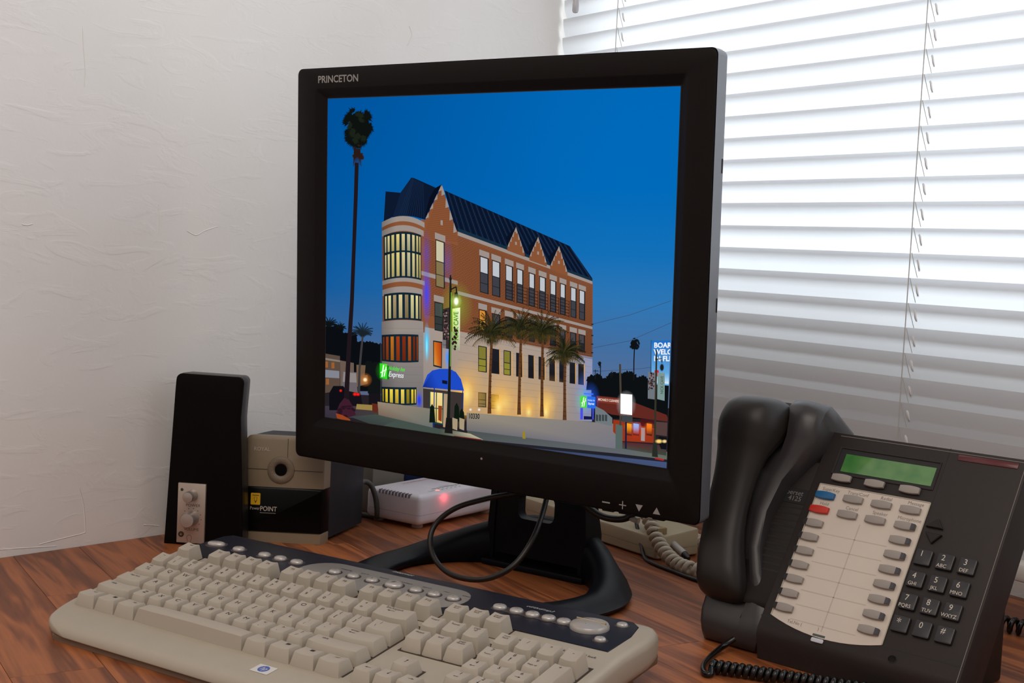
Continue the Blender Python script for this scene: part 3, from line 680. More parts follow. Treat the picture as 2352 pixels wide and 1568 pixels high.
def strip(col, pts, w):
    LAYER[0] += 1
    for i, (a, b) in enumerate(zip(pts, pts[1:])):
        dx, dy = b[0] - a[0], b[1] - a[1]; ln = math.hypot(dx, dy) or 1
        w0 = w[i] if isinstance(w, (list, tuple)) else w; w1 = w[i + 1] if isinstance(w, (list, tuple)) else w
        nx, ny = -dy / ln / 2, dx / ln / 2
        raw_poly([(a[0] + nx * w0, a[1] + ny * w0), (b[0] + nx * w1, b[1] + ny * w1), (b[0] - nx * w1, b[1] - ny * w1), (a[0] - nx * w0, a[1] - ny * w0)], [c4(col)] * 4)
def glow(col, cx, cy, rx, ry, a=1.0, core=0.0, n=20):
    LAYER[0] += 1; ci = c4(tuple(col[:3]) + (a,)); co = c4(tuple(col[:3]) + (0.0,)); mid = c4(tuple(col[:3]) + (a * 0.35,))
    for i in range(n):
        a0, a1 = 2 * math.pi * i / n, 2 * math.pi * (i + 1) / n
        def q(t, r): return (cx + rx * r * math.cos(t), cy + ry * r * math.sin(t))
        c_in = max(core, 0.02)
        raw_poly([(cx, cy), q(a0, c_in), q(a1, c_in)], [ci] * 3)
        raw_poly([q(a0, c_in), q(a1, c_in), q(a1, 0.5 + core / 2), q(a0, 0.5 + core / 2)], [ci, ci, mid, mid])
        raw_poly([q(a0, 0.5 + core / 2), q(a1, 0.5 + core / 2), q(a1, 1), q(a0, 1)], [mid, mid, co, co])
def blob(col, pts): poly(col, *pts)
def leafy(col, x0, x1, ytop, ybot, amp, step, rnd):
    """a dark tree line: a solid band with ragged round tops"""
    poly(col, (x0, ytop(x0) + amp), (x1, ytop(x1) + amp), (x1, ybot), (x0, ybot))
    LAYER[0] += 1; c = c4(col); xx = x0
    while xx < x1:
        r = amp * rnd.uniform(0.7, 1.5); cy = ytop(xx) + rnd.uniform(-0.5, 0.8) * amp; ph_ = rnd.uniform(0, 3)
        ring = []
        for k in range(14):
            a_ = 2 * math.pi * k / 14; rr = r * (0.72 if k % 2 else 1.0) * rnd.uniform(0.85, 1.15); ring.append((xx + rr * math.cos(a_ + ph_), cy + rr * 0.9 * math.sin(a_ + ph_)))
        for k in range(14): raw_poly([(xx, cy), ring[k], ring[(k + 1) % 14]], [c] * 3)
        if ytop(xx) + amp < ybot: raw_poly([(xx - r * 0.7, cy), (xx + r * 0.7, cy), (xx + r * 0.9, ytop(xx) + amp * 3), (xx - r * 0.9, ytop(xx) + amp * 3)], [c] * 4)
        xx += step * rnd.uniform(0.5, 0.9)
def fan_palm(cx, cy, rx, ry, col, rnd, n=46, solid=True):
    LAYER[0] += 1; c = c4(col)
    if solid:
        ring = [(cx + rx * 0.55 * rnd.uniform(0.8, 1.15) * math.cos(2 * math.pi * k / 16), cy + ry * 0.58 * rnd.uniform(0.8, 1.15) * math.sin(2 * math.pi * k / 16)) for k in range(16)]
        for k in range(16): raw_poly([(cx, cy), ring[k], ring[(k + 1) % 16]], [c] * 3)
    for i in range(n):
        a = rnd.uniform(0, 2 * math.pi); r = (0.25 + 0.45 * rnd.random()); px, py = cx + rx * r * math.cos(a), cy + ry * r * math.sin(a)
        for k in range(9):
            t = a + (k - 4) * 0.26; l = 0.36 * (0.75 + 0.4 * rnd.random())
            ex, ey = px + rx * l * math.cos(t), py + ry * 0.75 * l * math.sin(t) + ry * 0.05
            nx, ny = -math.sin(t) * rx * 0.07, math.cos(t) * rx * 0.07
            raw_poly([(px + nx, py + ny), (ex, ey), (px - nx, py - ny)], [c] * 3)
def feather_palm(cx, cy, r, col, rnd, n=13, droop=1.0, col2=None):
    for i in range(n):
        LAYER[0] += 0.4
        a = -math.pi / 2 + (i - (n - 1) / 2) * (2.9 / n) + rnd.uniform(-0.1, 0.1); L = r * rnd.uniform(0.8, 1.1)
        P = []; x, y = cx, cy; vx, vy = math.cos(a), math.sin(a)
        for k in range(9):
            P.append((x, y)); x += vx * L / 8; y += vy * L / 8; vy += 0.17 * droop * (1 if k > 1 else 0.5)
            m_ = math.hypot(vx, vy); vx, vy = vx / m_, vy / m_
        cc = col if (i % 3 or not col2) else col2
        for k in range(1, 9):
            (xa, ya), (xb, yb) = P[k - 1], P[k]
            for s in (-1, 1):
                for h in (0.0, 0.5):
                    mx_, my_ = xa + (xb - xa) * h, ya + (yb - ya) * h
                    ln = r * 0.36 * (1.1 - k / 10); dx, dy = (yb - ya) * s, -(xb - xa) * s; m_ = math.hypot(dx, dy) or 1
                    ex, ey = mx_ + dx / m_ * ln * 0.55, my_ + dy / m_ * ln * 0.35 + ln * 0.75
                    raw_poly([(mx_ - 0.9, my_), (ex, ey), (mx_ + 0.9, my_ + 0.5)], [c4(cc)] * 3)
        for (xa, ya), (xb, yb) in zip(P, P[1:]):
            raw_poly([(xa, ya - 0.6), (xb, yb - 0.5), (xb, yb + 0.5), (xa, ya + 0.6)], [c4(cc)] * 4)
def words(s, x, y, h, col, angle=0.0, width=1.0, shear=0.0, align='CENTER', bold=0.0, skew=0.0):
    LAYER[0] += 1
    me = text_mesh(s, 1.0, align, shear, width, bold); c = c4(col); ca, sa = math.cos(angle), math.sin(angle)
    for p in me.polygons:
        pts = []
        for vi in p.vertices:
            v = me.vertices[vi].co; px, py = v.x * h, -v.y * h + skew * v.x * h
            pts.append((x + px * ca - py * sa, y + px * sa + py * ca))
        raw_poly(pts, [c] * len(pts))
R_ = random.Random(11)
def lp(a, b, t): return a + (b - a) * t
# sky
SKY = [(0.0, (0, 82, 156), (0, 104, 184)), (0.3, (0, 86, 160), (0, 106, 186)), (0.5, (6, 88, 160), (18, 112, 184)), (0.64, (20, 92, 158), (46, 118, 180)), (0.78, (52, 98, 150), (66, 110, 160)), (0.9, (80, 102, 138), (88, 110, 148)), (1.0, (88, 98, 128), (94, 106, 138))]
def sq(u, v):
    xl, yl = lp(740, 728, v), lp(222, 900, v); xr, yr = lp(1556, 1536, v), lp(188, 980, v); return lp(xl, xr, u), lp(yl, yr, u)
for (v0, l0, r0), (v1, l1, r1) in zip(SKY, SKY[1:]):
    for k in range(6):
        u0, u1 = k / 6, (k + 1) / 6
        def cc(l, r, u): return tuple(lp(a, b, min(1, u * 1.35)) for a, b in zip(l, r))
        raw_poly([sq(u0, v0), sq(u1, v0), sq(u1, v1), sq(u0, v1)], [c4(cc(l0, r0, u0)), c4(cc(l0, r0, u1)), c4(cc(l1, r1, u1)), c4(cc(l1, r1, u0))])
# ground
poly((36, 32, 38), (725, 905), (1540, 935), (1540, 1090), (725, 990))
grad([(62, 52, 66), (70, 58, 60), (66, 64, 60), (50, 46, 60)], (728, 935), (865, 935), (875, 960), (728, 965))
# trees and buildings on the left
leafy((10, 13, 18), 728, 868, lambda x: 757 if x < 772 else (775 if x < 800 else 795), 900, 9, 5, R_)
for px, py, rr in ((744, 745, 20), (770, 752, 14)): feather_palm(px, py, rr, (14, 18, 18), R_, 11)
poly((88, 72, 62), (731, 812), (768, 818), (767, 900), (729, 905)); poly((104, 88, 78), (768, 828), (800, 834), (800, 900), (768, 900)); poly((112, 88, 66), (806, 838), (840, 840), (840, 880), (806, 890))
poly((130, 120, 112), (731, 822), (768, 828), (768, 832), (731, 827)); poly((128, 130, 142), (731, 850), (766, 853), (766, 870), (731, 868))
poly((104, 96, 100), (774, 853), (806, 856), (808, 905), (770, 900)); poly((140, 132, 130), (776, 855), (805, 858), (806, 880), (774, 878))
for px, py in ((737, 838), (739, 878), (752, 840)): poly((150, 92, 48), (px - 4, py - 7), (px + 3, py - 7), (px + 3, py + 7), (px - 4, py + 7))
poly((14, 14, 20), (742, 905), (752, 888), (775, 888), (788, 905), (790, 945), (742, 945)); poly((20, 18, 24), (788, 900), (815, 905), (820, 935), (790, 935))
poly((22, 20, 24), (834, 850), (862, 850), (862, 945), (834, 940)); leafy((16, 20, 20), 832, 868, lambda x: 838, 905, 8, 4, R_)
poly((96, 40, 26), (841, 928), (856, 930), (854, 951), (843, 949)); poly((150, 128, 70), (806, 930), (842, 932), (842, 945), (804, 942))
glow((255, 150, 40), 826, 873, 17, 17, 0.6); glow((255, 236, 190), 826, 873, 6, 6, 1.0, 0.4)
for px, py in ((802, 907), (809, 907)): glow((255, 30, 20), px, py, 6, 5, 1.0, 0.35)
glow((255, 40, 20), 769, 899, 4, 4, 0.9, 0.3)
strip((60, 58, 60), [(822, 765), (818, 800), (813, 850), (811, 905)], [4, 5, 5, 6]); feather_palm(821, 765, 27, (24, 34, 40), R_, 13)
# tall fan palm
strip((30, 22, 26), [(811, 372), (808, 450), (803, 560), (797, 690), (789, 800), (783, 900), (780, 950)], [9, 9, 8.5, 9, 10, 11, 13])
fan_palm(815, 292, 40, 58, (13, 18, 16), R_, 60); fan_palm(814, 345, 18, 28, (44, 28, 22), R_, 12, False); fan_palm(815, 290, 36, 52, (26, 34, 24), R_, 9, False)
for dx in range(-9, 10, 3): strip((40, 26, 22), [(812 + dx * 0.6, 340), (812 + dx, 372 + abs(dx))], [4, 1])
poly((62, 28, 44), (757, 952), (766, 930), (777, 916), (788, 920), (797, 936), (804, 956), (780, 964)); fan_palm(781, 946, 24, 18, (40, 20, 30), R_, 16, False)
poly((150, 66, 30), (757, 952), (772, 956), (790, 966), (792, 972), (760, 964))
# sidewalk and street
grad([(58, 66, 66), (66, 78, 72), (70, 82, 76), (56, 62, 62)], (790, 960), (850, 954), (985, 984), (860, 985))
poly((68, 80, 74), (900, 966), (985, 984), (1063, 1000), (1063, 1010), (1000, 1004), (860, 984))
grad([(74, 80, 78), (92, 98, 104), (96, 100, 104), (80, 86, 84)], (1063, 988), (1410, 1028), (1410, 1042), (1063, 1010)); grad([(92, 98, 104), (84, 100, 84), (100, 108, 96), (96, 100, 104)], (1410, 1028), (1540, 1038), (1540, 1057), (1410, 1042))
grad([(90, 96, 84, 0.2), (186, 178, 150), (180, 172, 146), (84, 92, 80, 0.2)], (1000, 985), (1070, 998), (1100, 1012), (1000, 1003))
poly((34, 34, 44), (1000, 1004), (1063, 1010), (1410, 1042), (1540, 1057), (1540, 1063), (1380, 1047), (1200, 1028), (1000, 1009))
grad([(48, 56, 78), (66, 82, 120), (58, 72, 112), (40, 44, 60)], (1000, 1009), (1540, 1063), (1540, 1100), (1000, 1050))
for q in range(5): strip((84, 98, 132, 0.35), [(1150, 1030 + q * 4), (1540, 1066 + q * 4)], 1.2)
poly((110, 28, 34), (1032, 1003), (1096, 1011), (1094, 1016), (1032, 1008))
# ---- the hotel
WHT, BRK, TEAL = (154, 143, 137), (136, 82, 52), (18, 38, 50)
def fy(xx, yl, yr=None):
    """a horizontal line on the long facade: yl is its height at x = 1042"""
    v = (yl - 530) / 418.0; return yl + (xx - 1042) / 310.0 * ((642 + v * 320) - yl)
def fq(col, x0, x1, ya, yb): poly(col, (x0, fy(x0, ya)), (x1, fy(x1, ya)), (x1, fy(x1, yb)), (x0, fy(x0, yb)))
# lower pale storeys
for i in range(10):
    x0, x1 = lp(942, 1353, i / 10), lp(942, 1353, (i + 1) / 10)
    def wc(x, t):
        w = max(0, 1 - abs(x - 1150) / 190.0); bl = max(0, (x - 1290) / 63.0)
        top = (164, 150, 142); bot = (lp(138, 214, w), lp(130, 166, w), lp(128, 104, w))
        c = [lp(a, b, t) for a, b in zip(top, bot)]
        return tuple(lp(a, b, bl * 0.55) for a, b in zip(c, (130, 150, 214)))
    for t0, t1 in ((0, .35), (.35, .7), (.7, 1)):
        LAYER[0] += 0.2
        def pt(x, t): return (x, lp(fy(x, 744), fy(x, 950) + 4, t))
        raw_poly([pt(x0, t0), pt(x1, t0), pt(x1, t1), pt(x0, t1)], [c4(wc(x0, t0)), c4(wc(x1, t0)), c4(wc(x1, t1)), c4(wc(x0, t1))])
# brick
BRICK_FACES = []
def brick_area(x0, x1, ya, yb, nx=14):
    LAYER[0] += 1; f0 = len(PF)
    for i in range(nx):
        a, b = lp(x0, x1, i / nx), lp(x0, x1, (i + 1) / nx)
        raw_poly([(a, fy(a, ya)), (b, fy(b, ya)), (b, fy(b, yb)), (a, fy(a, yb))], [c4(BRK)] * 4)
    # courses
    k = 0; yy = ya + 3
    while yy < yb:
        LAYER[0] += 0.02
        for i in range(nx):
            a, b = lp(x0, x1, i / nx), lp(x0, x1, (i + 1) / nx)
            raw_poly([(a, fy(a, yy)), (b, fy(b, yy)), (b, fy(b, yy + 0.9)), (a, fy(a, yy + 0.9))], [c4((84, 46, 28, 0.8))] * 4)
        xx = x0 + (k % 2) * 3.4
        while xx < x1 - 2:
            raw_poly([(xx, fy(xx, yy)), (xx + 0.8, fy(xx + 0.8, yy)), (xx + 0.8, fy(xx + 0.8, yy + 4)), (xx, fy(xx, yy + 4))], [c4((84, 46, 28, 0.5))] * 4); xx += 6.8
        yy += 4.0; k += 1
poly(BRK, (958, 500), (1042, 525), (1042, 762), (958, 748)); brick_area(1042, 1353, 531, 758); brick_area(962, 1042, 535, 735, 4)
grad([(60, 30, 20, 0.0), (60, 30, 20, 0.0), (30, 16, 20, 0.35), (30, 16, 20, 0.0)], (1042, 530), (1353, 642), (1353, 822), (1042, 758))
# roofs
ROOF = (12, 24, 46)
poly(ROOF, (1012, 434), (1300, 560), (1352, 634), (1352, 642), (1042, 530), (1034, 512))
for i in range(46):
    t = i / 45.0; xt, yt = lp(1014, 1300, t), lp(436, 561, t); xb, yb = lp(1040, 1350, t), lp(524, 637, t)
    strip((30, 52, 84) if i % 2 else (6, 13, 28), [(xt, yt), (xb, yb)], 1.3)
fq((22, 46, 66), 1042, 1352, 520, 529)
fq(WHT, 1042, 1352, 528, 537)
def gable(px, py, bw, bh, mini):
    """stepped brick gable with a white edge"""
    poly((10, 18, 34), (px, py - 2), (px - bw * 1.15, py + bh * 0.42), (px - bw * 1.0, py + bh * 0.95), (px - bw * 0.4, py + bh * 0.5))
    poly(BRK, (px, py), (px + bw, py + bh + bw * 0.36), (px + bw, py + bh + bw * 0.36 + 8), (px - bw, py + bh - bw * 0.36 + 8), (px - bw, py + bh - bw * 0.36))
    for s in (-1, 1):
        for k in range(4):
            t0, t1 = k / 4, (k + 0.86) / 4
            xa, xb_ = px + s * bw * t0, px + s * bw * t1; sk = 0.36 * s
            ya, yb_ = py + (bh + bw * sk) * t0, py + (bh + bw * sk) * t1
            poly(WHT, (xa, ya - 1.5), (xb_, yb_), (xb_ - s * bw * 0.22, yb_ + 1), (xb_ - s * bw * 0.20, yb_ - bh * 0.02), (xa - s * bw * 0.02, ya + 3))
    poly(WHT, (px - 2, py + bh * 0.62), (px + 2, py + bh * 0.64), (px + 2, py + bh * 0.64 + (10 if not mini else 7)), (px - 2, py + bh * 0.62 + (10 if not mini else 7)))
for px, py in ((1176, 518), (1227, 540), (1275, 561)): gable(px, py, 20, 52, True)
# round tower
def arc(xx, yc, bulge): return yc + bulge * ((xx - 917) / 49.0) ** 2
def band(col, y0, y1, b0, b1, xa=868, xb=966, n=12, cols=None):
    LAYER[0] += 1
    for i in range(n):
        a, b = lp(xa, xb, i / n), lp(xa, xb, (i + 1) / n)
        def sh(x): return tuple(v * (1 - 0.28 * max(0, (900 - x) / 40)) for v in col)
        raw_poly([(a, arc(a, y0, b0)), (b, arc(b, y0, b0)), (b, arc(b, y1, b1)), (a, arc(a, y1, b1))], [c4(sh(a)), c4(sh(b)), c4(sh(b)), c4(sh(a))])
band(BRK, 494, 760, 15, 2)
poly(ROOF, (872, 508), (877, 437), (911, 440), (936, 405), (942, 406), (992, 428), (1006, 420), (968, 501), (940, 494), (915, 492), (890, 496))
poly((16, 32, 58), (911, 440), (936, 405), (942, 406), (925, 494), (893, 496)); poly((8, 14, 30), (1006, 420), (990, 430), (978, 450), (966, 498))
for i in range(12): strip((22, 40, 70), [(939 + i * 2.2, 407 + i), (905 + i * 5.4, 493 + abs(i - 5) * 0.8)], 1.0)
poly(BRK, (1006, 424), (1041, 534), (1043, 560), (966, 545), (966, 505))
yy = 440
for k in range(26):
    hw = (yy - 424) / 110.0; strip((104, 58, 34, 0.7), [(1006 - 40 * hw, yy - 2), (1006 + 34 * hw, yy + 5 * hw)], 0.9); yy += 4.2
for s, ex, ey in ((-1, 966, 503), (1, 1042, 534)):
    for k in range(4):
        t0, t1 = k / 4 + 0.02, (k + 0.8) / 4
        xa, ya, xb_, yb_ = lp(1006, ex, t0), lp(420, ey, t0), lp(1006, ex, t1), lp(420, ey, t1)
        poly(WHT, (xa, ya), (xb_, yb_), (xb_ - s * 8, yb_ + 3 * s), (xb_ - s * 7.5, yb_ - 8), (xa - s * 1, ya + 9))
poly(WHT, (1003, 502), (1008, 503), (1008, 514), (1003, 513))
band(WHT, 493, 505, 15, 15); band(WHT, 514, 527, 14, 14, 868, 964); band(WHT, 634, 644, 9, 9); band(WHT, 655, 669, 9, 9, 868, 961)
fq(WHT, 955, 1042, 642, 651); fq(WHT, 1042, 1353, 665, 673)
band((150, 140, 134), 733, 945, 4, -4, 866, 962)
grad([(90, 92, 100, .1), (90, 92, 100, .1), (74, 80, 90, .62), (60, 60, 70, .7)], (862, 760), (962, 760), (962, 945), (862, 940))
for q in range(11):
    yq = 752 + q * 18; strip((120, 112, 108, .5), [(1042, fy(1042, yq)), (1352, fy(1352, yq))], 0.9); strip((110, 104, 102, .45), [(868, yq), (960, yq + 1)], 0.9)
# tower windows
def tower_window(y0, y1, b0, b1, n, cols, rail=None, xa=872, xb=958):
    band(TEAL, y0, y1, b0, b1, xa, xb)
    for i in range(n):
        t0 = 0.5 - 0.5 * math.cos(math.pi * (0.10 + 0.84 * (i + 0.16) / n)); t1 = 0.5 - 0.5 * math.cos(math.pi * (0.10 + 0.84 * (i + 0.74) / n))
        a, b = lp(xa, xb, t0), lp(xa, xb, t1); c = cols[i % len(cols)]; c2 = tuple(v * 0.78 for v in c)
        spans = [(y0 + 5, y1 - 4)] if rail is None else [(y0 + 5, rail - 2), (rail + 2, y1 - 4)]
        for s0, s1 in spans:
            grad([c, c, c2, c2], (a, arc(a, s0, b0)), (b, arc(b, s0, b0)), (b, arc(b, s1, b1)), (a, arc(a, s1, b1)))
tower_window(529, 635, 11, 8, 9, [(196, 190, 150), (214, 200, 140), (206, 190, 120), (224, 206, 130), (214, 198, 146)], 574)
tower_window(669, 732, 6, 4, 8, [(214, 206, 150), (226, 214, 150), (170, 150, 110), (216, 200, 150), (150, 130, 96)])
tower_window(766, 832, 2, -3, 8, [(110, 44, 18), (150, 62, 20), (190, 110, 30), (160, 60, 22), (130, 46, 20), (176, 84, 30)], None, 866, 951)
tower_window(890, 932, -1, -5, 8, [(160, 136, 30), (236, 204, 50), (244, 216, 70), (226, 190, 60), (240, 214, 90)], None, 864, 946)
# windows beside the corner
def sash(x0, x1, ya, yb, up_c, lo_c, lintel=True, split=0.45):
    if lintel: fq(WHT, x0 - 3, x1 + 4, ya - 15, ya - 1)
    fq((24, 30, 36), x0 - 1.5, x1 + 2.5, ya, yb)
    m = lp(ya, yb, split); fq(up_c, x0, x1, ya + 2, m - 1); fq(lo_c, x0, x1, m + 1, yb - 2); fq((24, 30, 36), x0, x1, lp(m, yb, 0.5), lp(m, yb, 0.5) + 1.5)
sash(993, 1010, 563, 668, (200, 194, 164), (132, 116, 78)); sash(990, 1006, 702, 766, (66, 74, 72), (50, 56, 54), True, 0.5)
poly(TEAL, (985, 780), (1006, 783), (1005, 845), (985, 840)); grad([(210, 110, 30), (170, 50, 20), (190, 80, 20), (220, 150, 60)], (987, 783), (1004, 786), (1003, 841), (987, 837))
xs4 = [(1095, 1111), (1123, 1138), (1154, 1167), (1180, 1191), (1208, 1218), (1232, 1243), (1257, 1267), (1280, 1289), (1304, 1314), (1324, 1334)]
for i, (a, b) in enumerate(xs4):
    sash(a, b, 566, 653, (186, 192, 198), (62, 62, 70))
for i, (a, b) in enumerate(xs4):
    if i == 0: sash(a - 2, b - 5, 695, 745, (214, 140, 50), (240, 166, 60), True, 0.5)
    else: sash(a, b, 697, 748, (70, 66, 70), (40, 40, 46), True, 0.5)
for i, (a, b) in enumerate(xs4):
    if i in (0, 2): sash(a - 4, b - 4, 783, 846, (126, 120, 50), (140, 134, 50), False, 0.5)
    else: sash(a - 1, b - 1, 784, 846, (30, 30, 38), (26, 26, 32), False, 0.5)
    strip((220, 160, 80), [(b + 1, fy(b, 785)), (b + 1.5, fy(b, 846))], 1.6)
sash(1091, 1106, 896, 932, (112, 100, 60), (120, 106, 66), False, 0.5); sash(1121, 1135, 898, 934, (120, 100, 50), (150, 122, 60), False, 0.5)
# balconies
for x0, x1 in ((1153, 1173), (1179, 1203), (1206, 1228), (1231, 1251), (1256, 1276), (1279, 1300)):
    for k in range(6): yk = 610 + k * 8.5; strip((30, 26, 28), [(x0, fy(x0, yk)), (x1, fy(x1, yk))], 1.3)
    for xx in (x0, x1): strip((30, 26, 28), [(xx, fy(xx, 608)), (xx, fy(xx, 656))], 1.2)
# uplights on the wall
for x, y, rx, ry, a in ((1137, 925, 30, 48, .9), (1187, 936, 16, 26, .6), (1207, 936, 22, 34, .85), (1247, 935, 24, 50, .95), (1062, 895, 46, 76, .8), (1046, 920, 26, 56, .8), (1150, 915, 60, 60, .35), (1250, 915, 60, 60, .3)):
    glow((255, 190, 66), x, y, rx, ry, a); glow((255, 238, 150), x, y + 10, rx * 0.4, ry * 0.45, a)
glow((90, 140, 255), 1340, 905, 30, 60, .5)
for (yt, yb, w, col, a) in ((520, 640, 13, (70, 70, 220), .35), (600, 745, 12, (40, 70, 255), .75), (735, 835, 9, (0, 200, 255), 1.0)): glow(col, 971, (yt + yb) / 2, w, (yb - yt) / 2, a, 0.1)
glow((130, 235, 255), 971, 795, 3.5, 34, 1, 0.3); glow((60, 150, 255), 1019, 820, 8, 34, .9, 0.2); glow((40, 60, 255), 1022, 935, 8, 44, .8, 0.2)
glow((20, 60, 230), 953, 920, 9, 26, .9, 0.25); glow((70, 80, 220), 1020, 600, 16, 60, .25)
# entrance
poly((60, 52, 50), (962, 892), (1056, 902), (1054, 985), (962, 965)); grad([(250, 226, 130), (240, 214, 150), (226, 190, 110), (214, 170, 80)], (979, 900), (1008, 903), (1006, 974), (978, 968))
for a, b in (((978, 898), (977, 972)), ((993, 900), (992, 974)), ((1008, 902), (1007, 976))): strip((20, 70, 80), [a, b], 2.2)
strip((20, 70, 80), [(977, 937), (1008, 940)], 2); strip((20, 70, 80), [(977, 971), (1008, 976)], 2.4); poly((176, 150, 120), (1010, 904), (1022, 905), (1020, 985), (1008, 982)); poly((140, 62, 30), (997, 932), (1006, 933), (1005, 970), (997, 966))
grad([(20, 44, 130), (34, 80, 204), (24, 60, 176), (12, 30, 110)], (961, 889), (983, 850), (1030, 848), (1057, 897)); poly((30, 74, 196), (966, 874), (972, 860), (984, 850), (1000, 846), (1022, 846), (1038, 853), (1050, 870), (1057, 897), (1030, 895), (961, 889))
grad([(14, 34, 120, .9), (14, 34, 120, 0.0), (14, 34, 120, 0.0), (14, 34, 120, .9)], (961, 889), (985, 850), (1000, 890), (980, 891))
strip((24, 46, 130), [(988, 890), (986, 983)], 2.2); strip((24, 46, 130), [(1054, 897), (1052, 990)], 2.2)
# low walls and planters
grad([(150, 132, 112), (128, 124, 112), (104, 112, 108), (120, 100, 84)], (856, 924), (984, 940), (984, 984), (858, 955))
grad([(150, 140, 120), (128, 124, 128), (116, 116, 128), (110, 108, 112)], (1063, 948), (1410, 972), (1410, 1030), (1063, 990))
for (px, py) in ((1040, 955), (1052, 968), (983, 958)): poly((14, 26, 16), (px - 7, py + 14), (px - 5, py - 22), (px, py - 30), (px + 5, py - 20), (px + 7, py + 14))
for px in (1030, 1046): poly((168, 150, 120), (px, 960), (px + 12, 964), (px + 11, 990), (px, 986))
words('10330', 1080, 957, 17, (26, 24, 26), 0.03, 0.62, 0, 'CENTER', 0.02)
poly((150, 130, 40), (1193, 1008), (1193, 994), (1196, 989), (1199, 994), (1200, 1009)); glow((240, 240, 240), 1072, 941, 4, 4, .8, .4); glow((240, 240, 240), 1092, 941, 4, 4, .8, .4)
# feather palms in front of the facade
for cx, cy, r, bx_, by_ in ((1122, 752, 54, 1116, 950), (1190, 740, 48, 1185, 952), (1240, 748, 50, 1238, 956), (1292, 800, 44, 1291, 964)):
    strip((92, 58, 34), [(cx, cy + 10), ((cx + bx_) / 2 - 1, (cy + by_) / 2), (bx_, by_ - 30), (bx_, by_)], [6, 6, 7, 9])
    for q in range(14): yq = lp(cy + 20, by_, q / 14); strip((60, 34, 20), [(lp(cx, bx_, q / 14) - 3, yq), (lp(cx, bx_, q / 14) + 3, yq + 1)], 1.2)
    feather_palm(cx, cy + 18, r * 1.25, (38, 38, 22), R_, 19, 1.5, (74, 60, 28)); feather_palm(cx, cy + 6, r * 0.95, (24, 26, 16), R_, 17, 1.3, (58, 54, 26))
# hotel sign
poly((20, 110, 24), (862, 834), (884, 840), (884, 872), (862, 869)); grad([(40, 214, 30), (90, 240, 50), (60, 220, 40), (20, 190, 20)], (862, 834), (879, 836), (879, 871), (862, 868)); glow((60, 255, 40), 871, 852, 20, 26, .25)
strip((236, 255, 230), [(867, 866), (871, 838)], 3.0); strip((236, 255, 230), [(872, 865), (877, 842)], 2.4); strip((236, 255, 230), [(864, 856), (878, 848)], 2.2)
words('Holiday Inn', 901, 847, 13.5, (60, 236, 40), 0.10, 0.62, 0.2, 'CENTER', 0.012); words('Express', 900, 861, 17, (240, 245, 250), 0.10, 0.66, 0.1, 'CENTER', 0.006)
# street lamp and its banners
glow((150, 240, 60), 1040, 700, 40, 62, .30); poly((56, 46, 46), (1009, 707), (1024, 703), (1023, 800), (1008, 797))
for q in range(60): xx, yy_ = R_.uniform(1010, 1022), R_.uniform(710, 780); poly(R_.choice([(126, 92, 90), (90, 66, 70), (150, 136, 130), (30, 22, 24)]), (xx - 2, yy_), (xx, yy_ - 2.5), (xx + 2, yy_), (xx, yy_ + 2.5))
poly((120, 116, 118), (1008, 778), (1016, 779), (1016, 799), (1008, 797)); words('Fowler', 1014, 790, 6, (50, 44, 50), 0.05, 0.7)
grad([(214, 250, 120), (250, 255, 220), (170, 170, 150), (120, 150, 90)], (1031, 706), (1049, 703), (1048, 803), (1031, 800)); words('NICK CAVE', 1040, 746, 15, (70, 140, 30), -math.pi / 2, 0.86, 0, 'CENTER', 0.02)
for q in range(16): xx = R_.uniform(1030, 1042); yy_ = R_.uniform(740, 800); poly((44, 24, 24), (xx - 3, yy_), (xx, yy_ - 4), (xx + 3, yy_ + 1), (xx, yy_ + 4))
strip((26, 30, 26), [(1027, 628), (1027, 660), (1026, 760), (1024, 870), (1021, 965)], [3, 5, 5.5, 6, 8]); strip((96, 170, 40), [(1028.5, 668), (1027.5, 760), (1026, 840)], [1.8, 2, 1.6]); poly((26, 24, 22), (1016, 960), (1029, 961), (1031, 998), (1012, 996))
strip((26, 30, 26), [(1027, 662), (1040, 655), (1041, 672)], 3); glow((26, 30, 26), 1027, 637, 4, 6, 1, .6); poly((26, 30, 26), (1035, 680), (1037, 668), (1043, 668), (1046, 680)); glow((220, 255, 130), 1040, 688, 14, 18, .9); glow((255, 255, 240), 1040, 689, 6.5, 11, 1, .55)
poly((16, 20, 40), (1007, 872), (1019, 874), (1019, 882), (1007, 880))
# right: wires, trees, shops, signs
strip((60, 74, 104), [(1356, 739), (1440, 718), (1536, 684)], 1.0); strip((60, 74, 104), [(1354, 795), (1440, 778), (1536, 735)], 1.0); strip((54, 66, 96), [(1356, 850), (1470, 842), (1536, 832)], 0.8)
for yk in (740, 766, 786, 806): strip((30, 30, 40), [(1352, yk), (1357, yk)], 2.5)
leafy((12, 16, 18), 1353, 1540, lambda x: 866 if x < 1400 else (858 if x < 1450 else (872 if x < 1480 else 884)), 960, 9, 5, R_)
strip((26, 22, 24), [(1452, 795), (1451, 825), (1451, 870)], 2.6); fan_palm(1451, 786, 15, 18, (14, 18, 20), R_, 26); strip((24, 24, 28), [(1374, 835), (1374, 862)], 2); fan_palm(1372, 832, 6, 10, (18, 22, 26), R_, 8); strip((30, 30, 36), [(1362, 845), (1362, 868)], 1.5); strip((30, 30, 36), [(1357, 848), (1369, 848)], 1.2); fan_palm(1399, 856, 6, 10, (18, 22, 26), R_, 8)
poly((96, 40, 32), (1365, 906), (1428, 912), (1528, 950), (1534, 966), (1500, 962), (1400, 950), (1365, 936)); poly((128, 52, 40), (1366, 908), (1420, 913), (1420, 927), (1366, 921)); words("MICHAEL'S CLEANERS", 1393, 917, 8.0, (236, 220, 205), 0.09, 0.62, 0, 'CENTER', 0.015)
